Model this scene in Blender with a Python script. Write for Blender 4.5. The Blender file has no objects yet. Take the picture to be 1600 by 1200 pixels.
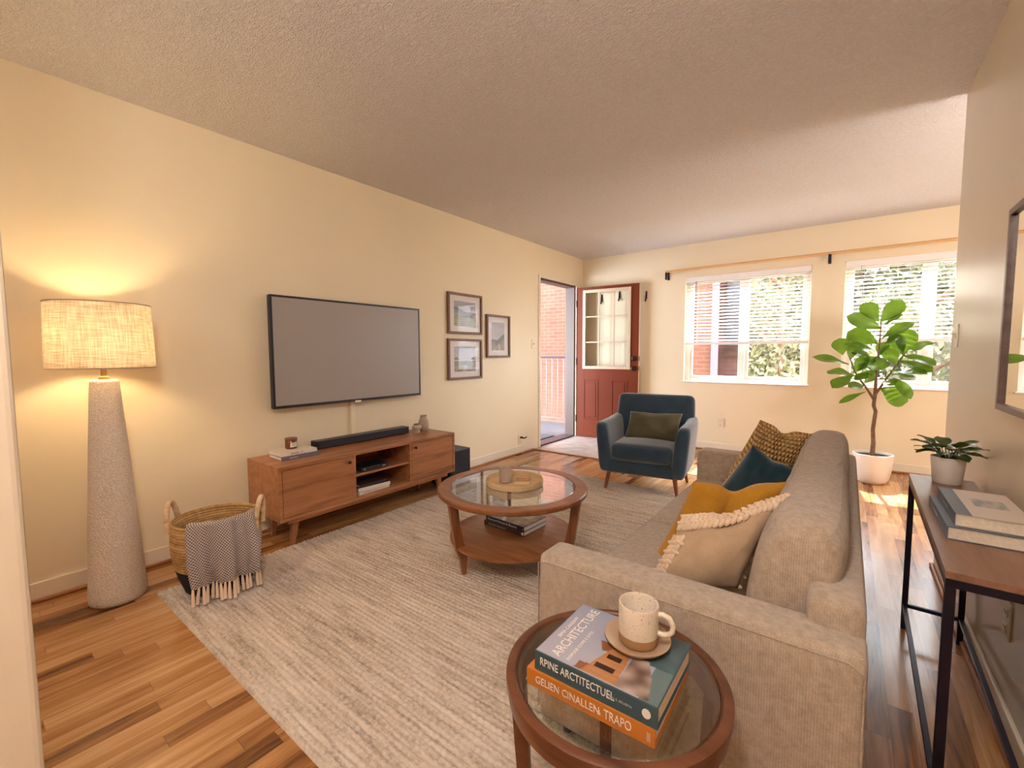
import bpy, bmesh, math, random
import numpy as np
from mathutils import Vector, Matrix, noise
random.seed(7)
PI = math.pi
C = bpy.context.scene.collection
sc = bpy.context.scene

# ------------------------------------------------------------------ camera
yaw, pitch, roll, F = 0.6517, 0.0695, -0.0034, 687.9
fw = Vector((-math.sin(yaw)*math.cos(pitch), math.cos(yaw)*math.cos(pitch), -math.sin(pitch)))
rt0 = Vector((math.cos(yaw), math.sin(yaw), 0)); up0 = rt0.cross(fw)
rt = math.cos(roll)*rt0 + math.sin(roll)*up0
up = -math.sin(roll)*rt0 + math.cos(roll)*up0
cam = bpy.data.objects.new('camera', bpy.data.cameras.new('camera'))
cam.data.sensor_width = 36; cam.data.lens = F/1600*36; cam.data.clip_start = 0.02
mw = Matrix((rt, up, -fw)).transposed().to_4x4(); mw.translation = Vector((3.0502, 0, 1.18))
cam.matrix_world = mw
C.objects.link(cam); sc.camera = cam

# ------------------------------------------------------------------ exposure, sky, sun
sc.view_settings.view_transform = 'Standard'; sc.view_settings.look = 'None'
sc.view_settings.exposure = 2.70; sc.view_settings.gamma = 1; sc.view_settings.use_curve_mapping = False
sc.cycles.max_bounces = 10; sc.cycles.diffuse_bounces = 6; sc.cycles.transparent_max_bounces = 16
sc.cycles.sample_clamp_indirect = 8; sc.cycles.caustics_reflective = False; sc.cycles.caustics_refractive = False
w = bpy.data.worlds.new('sky'); sc.world = w; w.use_nodes = True
wb = w.node_tree.nodes['Background']; wb.inputs[0].default_value = (0.84, 0.89, 1.0, 1); wb.inputs[1].default_value = 3.0
sun = bpy.data.objects.new('sun', bpy.data.lights.new('sun', 'SUN'))
sun.data.energy = 4; sun.data.angle = math.radians(0.8); sun.data.color = (1, 0.9, 0.72)
sun.rotation_euler = Vector((0.10, -1, -0.99)).to_track_quat('-Z', 'Y').to_euler(); C.objects.link(sun)
def portal(name, loc, rot, sx, sy):            # tells the renderer where the sky comes in; gives no light of its own
    l = bpy.data.lights.new(name, 'AREA'); l.shape = 'RECTANGLE'; l.size = sx; l.size_y = sy; l.cycles.is_portal = True
    o = bpy.data.objects.new(name, l); o.location = loc; o.rotation_euler = rot; C.objects.link(o)
portal('window_portal', (2.065, 5.86, 1.46), (-PI/2, 0, 0), 1.3, 1.3)
portal('window_portal', (3.635, 5.86, 1.46), (-PI/2, 0, 0), 1.3, 1.3)
portal('door_portal', (-0.2, 5.02, 1.05), (0, -PI/2, 0), 2.1, 0.9)

# ------------------------------------------------------------------ materials
def nt(name):
    m = bpy.data.materials.new(name); m.use_nodes = True
    n = m.node_tree; return m, n, n.nodes['Principled BSDF'], n.nodes, n.links
def c4(c): return (c[0], c[1], c[2], 1)
def coord(n, scale=(1, 1, 1), rot=(0, 0, 0), kind='Object'):
    tc = n.nodes.new('ShaderNodeTexCoord'); mp = n.nodes.new('ShaderNodeMapping')
    mp.inputs['Scale'].default_value = scale; mp.inputs['Rotation'].default_value = rot
    n.links.new(tc.outputs[kind], mp.inputs[0]); return mp.outputs[0]
def tex(n, kind, vec, **k):
    t = n.nodes.new('ShaderNodeTex'+kind); n.links.new(vec, t.inputs['Vector'])
    for a, b in k.items():
        if a in t.inputs: t.inputs[a].default_value = b
        else: setattr(t, a, b)
    return t
def ramp(n, fac, stops):
    r = n.nodes.new('ShaderNodeValToRGB'); e = r.color_ramp.elements
    e[0].position, e[0].color = stops[0][0], c4(stops[0][1]); e[1].position, e[1].color = stops[-1][0], c4(stops[-1][1])
    for p, c in stops[1:-1]:
        x = e.new(p); x.color = c4(c)
    n.links.new(fac, r.inputs[0]); return r.outputs[0]
def mathn(n, op, a, b=None, c=None):
    m = n.nodes.new('ShaderNodeMath'); m.operation = op
    for i, x in enumerate((a, b, c)):
        if x is None: continue
        if isinstance(x, (int, float)): m.inputs[i].default_value = x
        else: n.links.new(x, m.inputs[i])
    return m.outputs[0]
def mix(n, fac, a, b, mode='MIX'):
    m = n.nodes.new('ShaderNodeMix'); m.data_type = 'RGBA'; m.blend_type = mode
    for s, x in ((0, fac), (6, a), (7, b)):
        if isinstance(x, (int, float)): m.inputs[s].default_value = x
        elif isinstance(x, tuple): m.inputs[s].default_value = c4(x)
        else: n.links.new(x, m.inputs[s])
    return m.outputs[2]
def bump(n, p, h, strength=0.3, dist=0.01):
    b = n.nodes.new('ShaderNodeBump'); b.inputs['Strength'].default_value = strength; b.inputs['Distance'].default_value = dist
    n.links.new(h, b.inputs['Height']); n.links.new(b.outputs[0], p.inputs['Normal'])
def plain(name, c, rough=0.5, metal=0.0, var=0.06, scale=6, bs=0, bscale=200, bd=0.002, spec=None, sheen=0, coat=0):
    m, n, p, N, L = nt(name)
    nz = tex(n, 'Noise', coord(n), Scale=scale, Detail=4.0)
    L.new(ramp(n, nz.outputs[0], [(0.3, tuple(x*(1-var) for x in c)), (0.7, tuple(min(1, x*(1+var)) for x in c))]), p.inputs['Base Color'])
    p.inputs['Roughness'].default_value = rough; p.inputs['Metallic'].default_value = metal
    if spec is not None: p.inputs['Specular IOR Level'].default_value = spec
    if sheen: p.inputs['Sheen Weight'].default_value = sheen
    if coat: p.inputs['Coat Weight'].default_value = coat
    if bs: bump(n, p, tex(n, 'Noise', coord(n), Scale=bscale, Detail=3.0).outputs[0], bs, bd)
    return m
def wood(name, dark, mid, light, axis='Y', rough=0.38, scale=1.0):
    m, n, p, N, L = nt(name)
    s = {'X': (1.2, 14, 14), 'Y': (14, 1.2, 14), 'Z': (14, 14, 1.2)}[axis]
    v = coord(n, tuple(x*scale for x in s))
    a = tex(n, 'Noise', v, Scale=1.6, Detail=6.0, Distortion=0.6)
    b = tex(n, 'Noise', v, Scale=9.0, Detail=3.0)
    f = mathn(n, 'ADD', mathn(n, 'MULTIPLY', a.outputs[0], 0.75), mathn(n, 'MULTIPLY', b.outputs[0], 0.25))
    L.new(ramp(n, f, [(0.30, dark), (0.5, mid), (0.72, light)]), p.inputs['Base Color'])
    p.inputs['Roughness'].default_value = rough
    bump(n, p, b.outputs[0], 0.08, 0.001); return m
def fabric(name, c1, c2, scale=260, rough=0.95, bs=0.5, sheen=0.25, mott=25, bd=0.002, weave=0.0):
    m, n, p, N, L = nt(name)
    v = coord(n)
    a = tex(n, 'Voronoi', v, Scale=scale); b = tex(n, 'Noise', v, Scale=mott, Detail=5.0, Roughness=0.7)
    cr = tex(n, 'Noise', coord(n, (1, 1, 7)), Scale=scale*0.3, Detail=2.0)
    f = mathn(n, 'ADD', mathn(n, 'MULTIPLY', b.outputs[0], 0.78), mathn(n, 'MULTIPLY', cr.outputs[0], 0.22))
    col = ramp(n, f, [(0.36, c1), (0.64, c2)])
    col = mix(n, mathn(n, 'MULTIPLY', a.outputs['Distance'], 0.3), col, tuple(x*0.6 for x in c1))
    L.new(col, p.inputs['Base Color'])
    p.inputs['Roughness'].default_value = rough; p.inputs['Sheen Weight'].default_value = sheen; p.inputs['Specular IOR Level'].default_value = 0.15
    if weave:
        sp = N.new('ShaderNodeSeparateXYZ'); L.new(v, sp.inputs[0]); k = 2*PI/weave
        s1 = mathn(n, 'SINE', mathn(n, 'MULTIPLY', mathn(n, 'ADD', mathn(n, 'ADD', sp.outputs[0], sp.outputs[1]), sp.outputs[2]), k))
        s2 = mathn(n, 'SINE', mathn(n, 'MULTIPLY', mathn(n, 'SUBTRACT', sp.outputs[1], sp.outputs[0]), k))
        ww = mathn(n, 'POWER', mathn(n, 'MULTIPLY', mathn(n, 'ABSOLUTE', s1), mathn(n, 'ABSOLUTE', s2)), 0.5)
        L.new(mix(n, mathn(n, 'MULTIPLY', mathn(n, 'SUBTRACT', 1.0, ww), 0.38), col, tuple(x*0.5 for x in c1)), p.inputs['Base Color'])
        bump(n, p, ww, bs, bd); return m
    bump(n, p, mathn(n, 'MULTIPLY', a.outputs['Distance'], -1.0), bs, bd); return m
def glassy(name, tint=(1, 1, 1), refl=1.0):
    m, n, p, N, L = nt(name); N.remove(p)
    t = N.new('ShaderNodeBsdfTransparent'); t.inputs[0].default_value = c4(tint)
    g = N.new('ShaderNodeBsdfGlossy'); g.inputs['Roughness'].default_value = 0.0
    fr = N.new('ShaderNodeFresnel'); fr.inputs[0].default_value = 1.5
    x = N.new('ShaderNodeMixShader'); ge = N.new('ShaderNodeNewGeometry')
    L.new(mathn(n, 'MULTIPLY', mathn(n, 'MULTIPLY', fr.outputs[0], refl), mathn(n, 'SUBTRACT', 1.0, ge.outputs['Backfacing'])), x.inputs[0])
    L.new(t.outputs[0], x.inputs[1]); L.new(g.outputs[0], x.inputs[2]); L.new(x.outputs[0], N['Material Output'].inputs[0]); return m
def leafmat(name, dark, light, trans=0.35, rough=0.3):
    m, n, p, N, L = nt(name)
    nz = tex(n, 'Noise', coord(n), Scale=9, Detail=3.0)
    col = ramp(n, nz.outputs[0], [(0.3, dark), (0.7, light)]); L.new(col, p.inputs['Base Color'])
    p.inputs['Roughness'].default_value = rough
    tr = N.new('ShaderNodeBsdfTranslucent'); L.new(mix(n, 0.5, col, (0.35, 0.5, 0.04)), tr.inputs[0])
    x = N.new('ShaderNodeMixShader'); x.inputs[0].default_value = trans
    L.new(p.outputs[0], x.inputs[1]); L.new(tr.outputs[0], x.inputs[2]); L.new(x.outputs[0], N['Material Output'].inputs[0]); return m
def vcol(name, rough=0.5):
    m, n, p, N, L = nt(name); a = N.new('ShaderNodeVertexColor'); a.layer_name = 'Col'
    L.new(a.outputs[0], p.inputs['Base Color']); p.inputs['Roughness'].default_value = rough; return m

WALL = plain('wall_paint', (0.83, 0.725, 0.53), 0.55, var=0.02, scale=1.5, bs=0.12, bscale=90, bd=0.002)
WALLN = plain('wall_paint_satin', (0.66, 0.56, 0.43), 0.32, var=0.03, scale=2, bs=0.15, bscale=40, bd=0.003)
m, n, p, N, L = nt('ceiling_texture'); CEIL = m
v = coord(n, (1, 1.6, 1)); a = tex(n, 'Noise', v, Scale=52, Detail=3.0, Distortion=1.2); b = tex(n, 'Noise', v, Scale=110, Detail=3.0)
L.new(ramp(n, a.outputs[0], [(0.3, (0.80, 0.755, 0.74)), (0.7, (0.90, 0.855, 0.84))]), p.inputs['Base Color']); p.inputs['Roughness'].default_value = 0.9
bump(n, p, mathn(n, 'ADD', ramp(n, a.outputs[0], [(0.35, (0, 0, 0)), (0.65, (1, 1, 1))]), mathn(n, 'MULTIPLY', b.outputs[0], 0.6)), 0.8, 0.012)
TRIM = plain('trim_white', (0.80, 0.72, 0.58), 0.4, var=0.02)
VINYL = plain('white_vinyl', (0.86, 0.82, 0.78), 0.35, var=0.02)
SLAT = plain('blind_white', (0.88, 0.85, 0.84), 0.4, var=0.02)
PLATE = plain('cream_plastic', (0.78, 0.70, 0.56), 0.35, var=0.02)
BLACK = plain('black_plastic', (0.012, 0.012, 0.02), 0.35, var=0.1)
BLACKF = plain('black_grille', (0.018, 0.017, 0.03), 0.7, var=0.2, bs=0.5, bscale=600)
IRON = plain('black_metal', (0.018, 0.014, 0.028), 0.38, 0.6, var=0.1)
DARKHW = plain('dark_bronze', (0.05, 0.025, 0.015), 0.4, 0.7, var=0.1)
BRASS = plain('brass', (0.75, 0.5, 0.22), 0.3, 1.0)
CHROME = plain('satin_steel', (0.7, 0.68, 0.65), 0.25, 1.0)
GLASS = glassy('window_glass', (0.97, 0.98, 0.97), 0.8)
TGLASS = glassy('table_glass', (0.93, 0.96, 0.93), 2.6)
PGLASS = glassy('picture_glass', (1, 1, 1), 0.4)
MIRROR, _n, _p, _N, _L = nt('mirror_silver'); _p.inputs['Base Color'].default_value = (0.9, 0.9, 0.88, 1); _p.inputs['Metallic'].default_value = 1; _p.inputs['Roughness'].default_value = 0.015
WALNUT_Y = wood('walnut_along', (0.22, 0.082, 0.034), (0.38, 0.160, 0.068), (0.48, 0.225, 0.10), 'Y')
WALNUT_Z = wood('walnut_upright', (0.22, 0.082, 0.034), (0.36, 0.150, 0.064), (0.46, 0.21, 0.095), 'Z')
TABLEW = wood('table_walnut', (0.15, 0.05, 0.02), (0.26, 0.095, 0.036), (0.35, 0.145, 0.06), 'X', 0.3)
TABLEZ = wood('table_walnut_leg', (0.13, 0.042, 0.016), (0.23, 0.082, 0.032), (0.31, 0.125, 0.052), 'Z', 0.3)
FRAMEW = wood('frame_walnut', (0.12, 0.055, 0.03), (0.19, 0.095, 0.055), (0.26, 0.14, 0.085), 'Z', 0.5)
CONSW = wood('console_walnut', (0.16, 0.075, 0.045), (0.25, 0.125, 0.075), (0.33, 0.18, 0.11), 'Y', 0.32)
RODW = wood('rod_wood', (0.6, 0.33, 0.13), (0.72, 0.42, 0.18), (0.8, 0.5, 0.24), 'X', 0.4)
TRAYW = wood('tray_wood', (0.50, 0.33, 0.17), (0.60, 0.42, 0.23), (0.68, 0.5, 0.3), 'X', 0.5)
MAPLEL = wood('leg_wood', (0.12, 0.03, 0.01), (0.2, 0.055, 0.02), (0.27, 0.08, 0.03), 'Z', 0.35)

# laminate floor: strips along Y
m, n, p, N, L = nt('laminate_floor'); FLOOR = m
tc = N.new('ShaderNodeTexCoord'); sx = N.new('ShaderNodeSeparateXYZ'); L.new(tc.outputs['Object'], sx.inputs[0])
fx = mathn(n, 'DIVIDE', sx.outputs[0], 0.064); ix = mathn(n, 'FLOOR', fx)
wn = N.new('ShaderNodeTexWhiteNoise'); wn.noise_dimensions = '1D'; L.new(ix, wn.inputs['W'])
fy = mathn(n, 'DIVIDE', mathn(n, 'ADD', sx.outputs[1], mathn(n, 'MULTIPLY', wn.outputs[0], 3.0)), 0.72); iy = mathn(n, 'FLOOR', fy)
cb = N.new('ShaderNodeCombineXYZ'); L.new(ix, cb.inputs[0]); L.new(iy, cb.inputs[1])
w2 = N.new('ShaderNodeTexWhiteNoise'); L.new(cb.outputs[0], w2.inputs['Vector'])
cg = N.new('ShaderNodeCombineXYZ'); L.new(mathn(n, 'MULTIPLY', sx.outputs[0], 26), cg.inputs[0]); L.new(mathn(n, 'MULTIPLY', sx.outputs[1], 1.7), cg.inputs[1]); L.new(mathn(n, 'MULTIPLY', w2.outputs[0], 40), cg.inputs[2])
g1 = tex(n, 'Noise', cg.outputs[0], Scale=1.3, Detail=6.0, Distortion=1.0)
g2 = tex(n, 'Noise', cg.outputs[0], Scale=6.0, Detail=3.0)
f = mathn(n, 'ADD', mathn(n, 'ADD', mathn(n, 'MULTIPLY', w2.outputs[0], 0.42), mathn(n, 'MULTIPLY', g1.outputs[0], 0.62)), mathn(n, 'MULTIPLY', g2.outputs[0], 0.16))
col = ramp(n, f, [(0.33, (0.11, 0.034, 0.008)), (0.46, (0.29, 0.11, 0.028)), (0.62, (0.44, 0.205, 0.07)), (0.80, (0.60, 0.34, 0.155))])
ex = mathn(n, 'FRACT', fx); ey = mathn(n, 'FRACT', fy)
seam = mathn(n, 'MAXIMUM', mathn(n, 'LESS_THAN', ex, 0.022), mathn(n, 'LESS_THAN', ey, 0.003))
L.new(mix(n, mathn(n, 'MULTIPLY', seam, 0.55), col, (0.09, 0.035, 0.012)), p.inputs['Base Color'])
p.inputs['Roughness'].default_value = 0.22; p.inputs['Specular IOR Level'].default_value = 0.7
bump(n, p, mathn(n, 'MULTIPLY', seam, -1.0), 0.2, 0.001)
# tile entry
m, n, p, N, L = nt('entry_vinyl'); TILE = m
a = tex(n, 'Noise', coord(n), Scale=7, Detail=6.0)
L.new(ramp(n, a.outputs[0], [(0.3, (0.36, 0.30, 0.27)), (0.7, (0.60, 0.53, 0.49))]), p.inputs['Base Color']); p.inputs['Roughness'].default_value = 0.35
def brickmat(name, c1, c2, mortar, plane='XZ'):
    m, n, p, N, L = nt(name)
    tc = N.new('ShaderNodeTexCoord'); s = N.new('ShaderNodeSeparateXYZ'); L.new(tc.outputs['Object'], s.inputs[0])
    cb = N.new('ShaderNodeCombineXYZ'); L.new(s.outputs[0 if plane == 'XZ' else 1], cb.inputs[0]); L.new(s.outputs[2], cb.inputs[1])
    b = tex(n, 'Brick', cb.outputs[0], Color1=c4(c1), Color2=c4(c2), Mortar=c4(mortar), Scale=1.0)
    b.inputs['Mortar Size'].default_value = 0.007; b.inputs['Brick Width'].default_value = 0.23; b.inputs['Row Height'].default_value = 0.075; b.inputs['Bias'].default_value = -0.1
    nz = tex(n, 'Noise', cb.outputs[0], Scale=3, Detail=5.0)
    L.new(mix(n, 0.35, b.outputs[0], ramp(n, nz.outputs[0], [(0.3, (0.55, 0.4, 0.35)), (0.7, (1, 1, 1))]), 'MULTIPLY'), p.inputs['Base Color'])
    p.inputs['Roughness'].default_value = 0.9; bump(n, p, b.outputs['Fac'], -0.4, 0.005) if False else None
    return m
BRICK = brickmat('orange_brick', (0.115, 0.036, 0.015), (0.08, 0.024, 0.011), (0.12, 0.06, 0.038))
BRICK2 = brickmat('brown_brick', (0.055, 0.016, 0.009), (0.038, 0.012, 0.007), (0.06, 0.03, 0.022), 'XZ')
CONC = plain('concrete', (0.075, 0.065, 0.07), 0.8, var=0.12, scale=5)

# rug / throw / basket materials
m, n, p, N, L = nt('rug_wool'); RUG = m
st = tex(n, 'Noise', coord(n, (2.2, 26, 1)), Scale=1.4, Detail=6.0, Roughness=0.75)
big = tex(n, 'Noise', coord(n, (0.8, 3, 1)), Scale=1.5, Detail=3.0)
kn = tex(n, 'Noise', coord(n), Scale=70, Detail=2.0)
f = mathn(n, 'ADD', mathn(n, 'ADD', mathn(n, 'MULTIPLY', st.outputs[0], 0.6), mathn(n, 'MULTIPLY', big.outputs[0], 0.2)), mathn(n, 'MULTIPLY', kn.outputs[0], 0.25))
L.new(ramp(n, f, [(0.39, (0.30, 0.235, 0.19)), (0.46, (0.46, 0.375, 0.30)), (0.54, (0.62, 0.525, 0.44)), (0.66, (0.74, 0.65, 0.56))]), p.inputs['Base Color'])
p.inputs['Roughness'].default_value = 0.95; p.inputs['Specular IOR Level'].default_value = 0.1
bump(n, p, tex(n, 'Noise', coord(n), Scale=260, Detail=3.0).outputs[0], 0.35, 0.003)
m, n, p, N, L = nt('throw_weave'); THROW = m
tc = N.new('ShaderNodeTexCoord'); s = N.new('ShaderNodeSeparateXYZ'); L.new(tc.outputs['UV'], s.inputs[0])
a = mathn(n, 'SINE', mathn(n, 'MULTIPLY', s.outputs[0], 2*PI*30)); b = mathn(n, 'SINE', mathn(n, 'MULTIPLY', s.outputs[1], 2*PI*30))
ab = mathn(n, 'MULTIPLY', a, b)
L.new(ramp(n, mathn(n, 'ADD', mathn(n, 'MULTIPLY', ab, 0.5), 0.5), [(0.38, (0.16, 0.11, 0.10)), (0.58, (0.62, 0.54, 0.50))]), p.inputs['Base Color'])
p.inputs['Roughness'].default_value = 0.95; bump(n, p, ab, 0.6, 0.004)
TASSEL = plain('tassel_wool', (0.72, 0.56, 0.42), 0.95, var=0.1, bs=0.3)
def fibre(name, c1, c2, c3):
    m, n, p, N, L = nt(name)
    v = coord(n, (1, 1, 1)); a = tex(n, 'Noise', coord(n, (3, 3, 40)), Scale=1.2, Detail=4.0); b = tex(n, 'Noise', v, Scale=60, Detail=4.0)
    f = mathn(n, 'ADD', mathn(n, 'MULTIPLY', a.outputs[0], 0.6), mathn(n, 'MULTIPLY', b.outputs[0], 0.4))
    L.new(ramp(n, f, [(0.35, c1), (0.5, c2), (0.66, c3)]), p.inputs['Base Color']); p.inputs['Roughness'].default_value = 0.85
    bump(n, p, b.outputs[0], 0.6, 0.004); return m
SEAG = fibre('seagrass', (0.26, 0.13, 0.04), (0.46, 0.27, 0.10), (0.62, 0.42, 0.2))
ROPE = fibre('jute_rope', (0.45, 0.28, 0.14), (0.62, 0.43, 0.26), (0.75, 0.57, 0.38))
BASKD = plain('black_dyed_fibre', (0.008, 0.008, 0.013), 0.8, bs=0.5, bscale=120, bd=0.004)

SOFA = fabric('sofa_tweed', (0.44, 0.33, 0.24), (0.66, 0.535, 0.425), 300, bs=0.7, mott=55, bd=0.0025, weave=0.0105)
CHAIRF = fabric('navy_velvet', (0.020, 0.042, 0.070), (0.034, 0.066, 0.105), 500, bs=0.15, sheen=0.7, mott=6)
OLIVE = fabric('olive_velvet', (0.085, 0.075, 0.038), (0.12, 0.11, 0.06), 500, bs=0.1, sheen=0.5, mott=5)
TEAL = fabric('teal_velvet', (0.008, 0.034, 0.055), (0.014, 0.055, 0.082), 500, bs=0.1, sheen=0.6, mott=5)
MUST = fabric('mustard_velvet', (0.38, 0.17, 0.012), (0.55, 0.27, 0.03), 500, bs=0.1, sheen=0.3, mott=5)
BEIGE = fabric('beige_linen', (0.40, 0.27, 0.17), (0.50, 0.36, 0.24), 500, bs=0.2, mott=8)
KNITB = plain('chunky_wool', (0.66, 0.50, 0.36), 0.95, var=0.1, scale=40, bs=0.4, bscale=300)
m, n, p, N, L = nt('mustard_knit'); KNITM = m
tc = N.new('ShaderNodeTexCoord'); s = N.new('ShaderNodeSeparateXYZ'); L.new(tc.outputs['UV'], s.inputs[0])
a = mathn(n, 'MULTIPLY', s.outputs[1], 2*PI*18)
row = mathn(n, 'FLOOR', mathn(n, 'MULTIPLY', s.outputs[1], 18))
b = mathn(n, 'SINE', mathn(n, 'ADD', mathn(n, 'MULTIPLY', s.outputs[0], 2*PI*17), mathn(n, 'MULTIPLY', row, PI)))
hgt = mathn(n, 'ADD', mathn(n, 'MULTIPLY', mathn(n, 'COSINE', a), -0.5), mathn(n, 'MULTIPLY', b, 0.5))
L.new(ramp(n, mathn(n, 'ADD', mathn(n, 'MULTIPLY', hgt, 0.5), 0.5), [(0.05, (0.34, 0.17, 0.05)), (0.5, (0.60, 0.36, 0.13)), (1.0, (0.70, 0.45, 0.20))]), p.inputs['Base Color'])
p.inputs['Roughness'].default_value = 0.95; bump(n, p, hgt, 0.9, 0.008)
m, n, p, N, L = nt('lamp_linen'); SHADE = m
a = tex(n, 'Noise', coord(n, (14, 14, 260)), Scale=1, Detail=2.0); b = tex(n, 'Noise', coord(n, (190, 190, 10)), Scale=1, Detail=2.0)
f = mathn(n, 'ADD', mathn(n, 'MULTIPLY', a.outputs[0], 0.5), mathn(n, 'MULTIPLY', b.outputs[0], 0.5))
col = ramp(n, f, [(0.36, (0.48, 0.41, 0.33)), (0.62, (0.84, 0.78, 0.69))]); L.new(col, p.inputs['Base Color']); p.inputs['Roughness'].default_value = 0.9
tr = N.new('ShaderNodeBsdfTranslucent'); L.new(col, tr.inputs[0]); x = N.new('ShaderNodeMixShader'); x.inputs[0].default_value = 0.5
L.new(p.outputs[0], x.inputs[1]); L.new(tr.outputs[0], x.inputs[2]); L.new(x.outputs[0], N['Material Output'].inputs[0])
m, n, p, N, L = nt('textured_plaster'); PLASTER = m
a = tex(n, 'Voronoi', coord(n, (1, 1, 1.8)), Scale=95); b = tex(n, 'Noise', coord(n), Scale=140, Detail=3.0)
L.new(ramp(n, b.outputs[0], [(0.3, (0.66, 0.56, 0.47)), (0.7, (0.88, 0.78, 0.68))]), p.inputs['Base Color']); p.inputs['Roughness'].default_value = 0.85
bump(n, p, mathn(n, 'ADD', a.outputs['Distance'], b.outputs[0]), 0.7, 0.005)
m, n, p, N, L = nt('lit_bulb'); BULB = m
p.inputs['Emission Color'].default_value = (1, 0.62, 0.25, 1); p.inputs['Emission Strength'].default_value = 12
DOORP = plain('red_brown_door_paint', (0.15, 0.024, 0.004), 0.55, var=0.08, scale=3, spec=0.25)
LEAF = leafmat('fig_leaf', (0.028, 0.095, 0.008), (0.085, 0.20, 0.014), 0.38, 0.25)
LEAFD = leafmat('rubber_leaf', (0.022, 0.062, 0.012), (0.06, 0.13, 0.025), 0.2, 0.28)
LEAFT = leafmat('tree_leaf', (0.075, 0.062, 0.03), (0.20, 0.165, 0.085), 0.12, 0.8)
LEAFT2 = leafmat('tree_leaf_dark', (0.06, 0.052, 0.03), (0.135, 0.115, 0.068), 0.10, 0.8)
BARK = plain('bark', (0.16, 0.085, 0.045), 0.85, var=0.3, scale=40, bs=0.5, bscale=60)
SOIL = plain('soil', (0.03, 0.02, 0.013), 1.0, var=0.4, scale=60, bs=0.8, bscale=80, bd=0.01)
POT = plain('white_ceramic', (0.82, 0.77, 0.73), 0.35, var=0.02)
CER = plain('taupe_ceramic', (0.42, 0.33, 0.27), 0.45, var=0.08, scale=20)
STONE = plain('warm_stoneware', (0.52, 0.42, 0.34), 0.45, var=0.08, scale=20)
m, n, p, N, L = nt('speckled_glaze'); SPECK = m
a = tex(n, 'Noise', coord(n), Scale=260, Detail=2.0)
L.new(ramp(n, a.outputs[0], [(0.30, (0.22, 0.15, 0.10)), (0.37, (0.62, 0.53, 0.43)), (1, (0.66, 0.57, 0.47))]), p.inputs['Base Color']); p.inputs['Roughness'].default_value = 0.28
CLAY = plain('raw_clay', (0.34, 0.19, 0.09), 0.6, var=0.06, scale=30)
SAUC = plain('tan_stoneware', (0.42, 0.28, 0.18), 0.35, var=0.05, scale=20)
AMBER = plain('amber_glass', (0.16, 0.035, 0.006), 0.12, var=0.1, coat=0.6)
PAPER = plain('book_pages', (0.72, 0.62, 0.50), 0.85, var=0.08, scale=120)
PAPERW = plain('white_pages', (0.78, 0.74, 0.72), 0.85, var=0.06, scale=120)
VC = vcol('printed_paper', 0.4)
def cov(name, c, r=0.4): return plain(name, c, r, var=0.04)

# ------------------------------------------------------------------ mesh helpers
def bxb(bm, c, s, bev=0.0, seg=2, rot=None):
    """box with centre c and size s"""
    r = bmesh.ops.create_cube(bm, size=1); vs = r['verts']
    for v in vs: v.co = Vector((v.co.x*s[0], v.co.y*s[1], v.co.z*s[2]))
    es = list({e for v in vs for e in v.link_edges})
    if bev > 0:
        q = bmesh.ops.bevel(bm, geom=es, offset=min(bev, min(s)*0.49), segments=seg, profile=0.5, affect='EDGES')
        vs = list({v for f in q['faces'] for v in f.verts} | {v for v in vs if v.is_valid})
        vs = list({x for v in vs for f in v.link_faces for x in f.verts})
    for v in vs:
        if rot is not None: v.co = rot @ v.co
        v.co += Vector(c)
def bx(bm, x0, x1, y0, y1, z0, z1, bev=0.0, seg=2):
    bxb(bm, ((x0+x1)/2, (y0+y1)/2, (z0+z1)/2), (abs(x1-x0), abs(y1-y0), abs(z1-z0)), bev, seg)
def rings(bm, rs, closed=True, cap0=True, cap1=True):
    R = [[bm.verts.new(p) for p in r] for r in rs]; k = len(R[0])
    for a, b in zip(R, R[1:]):
        for i in range(k if closed else k-1):
            bm.faces.new((a[i], a[(i+1) % k], b[(i+1) % k], b[i]))
    if cap0 and closed: bm.faces.new(list(reversed(R[0])))
    if cap1 and closed: bm.faces.new(R[-1])
    return R
def lathe(bm, prof, seg=48, c=(0, 0, 0), cap0=True, cap1=True):
    rings(bm, [[(c[0]+r*math.cos(2*PI*i/seg), c[1]+r*math.sin(2*PI*i/seg), c[2]+z) for i in range(seg)] for r, z in prof], True, cap0, cap1)
def frame_of(d):
    d = d.normalized(); a = Vector((0, 0, 1)) if abs(d.z) < 0.95 else Vector((1, 0, 0))
    u = d.cross(a).normalized(); return u, d.cross(u).normalized()
def tube(bm, pts, r, seg=10, cap=True):
    pts = [Vector(p) for p in pts]; rs = []; n = len(pts); u0 = None
    for i, p in enumerate(pts):
        d = (pts[min(i+1, n-1)]-pts[max(i-1, 0)]).normalized()
        if u0 is None: u0, _ = frame_of(d)
        u = (u0-d*u0.dot(d)).normalized(); u0 = u; v = d.cross(u)
        rr = r[i] if isinstance(r, (list, tuple)) else r
        rs.append([p+rr*(math.cos(2*PI*k/seg)*u+math.sin(2*PI*k/seg)*v) for k in range(seg)])
    rings(bm, rs, True, cap, cap)
def beam(bm, p0, p1, a0, a1, b0=None, b1=None, ang=0.0):
    """square leg from p0 to p1, half sizes a (and b), twisted by ang about z"""
    b0 = a0 if b0 is None else b0; b1 = a1 if b1 is None else b1; rs = []
    cx, sx_ = math.cos(ang), math.sin(ang)
    for p, a, b in ((p0, a0, b0), (p1, a1, b1)):
        rs.append([(p[0]+(i*a*cx-j*b*sx_), p[1]+(i*a*sx_+j*b*cx), p[2]) for i, j in ((-1, -1), (1, -1), (1, 1), (-1, 1))])
    if p1[2] < p0[2]: rs.reverse()
    rings(bm, rs)
def B(): return bmesh.new()
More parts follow.
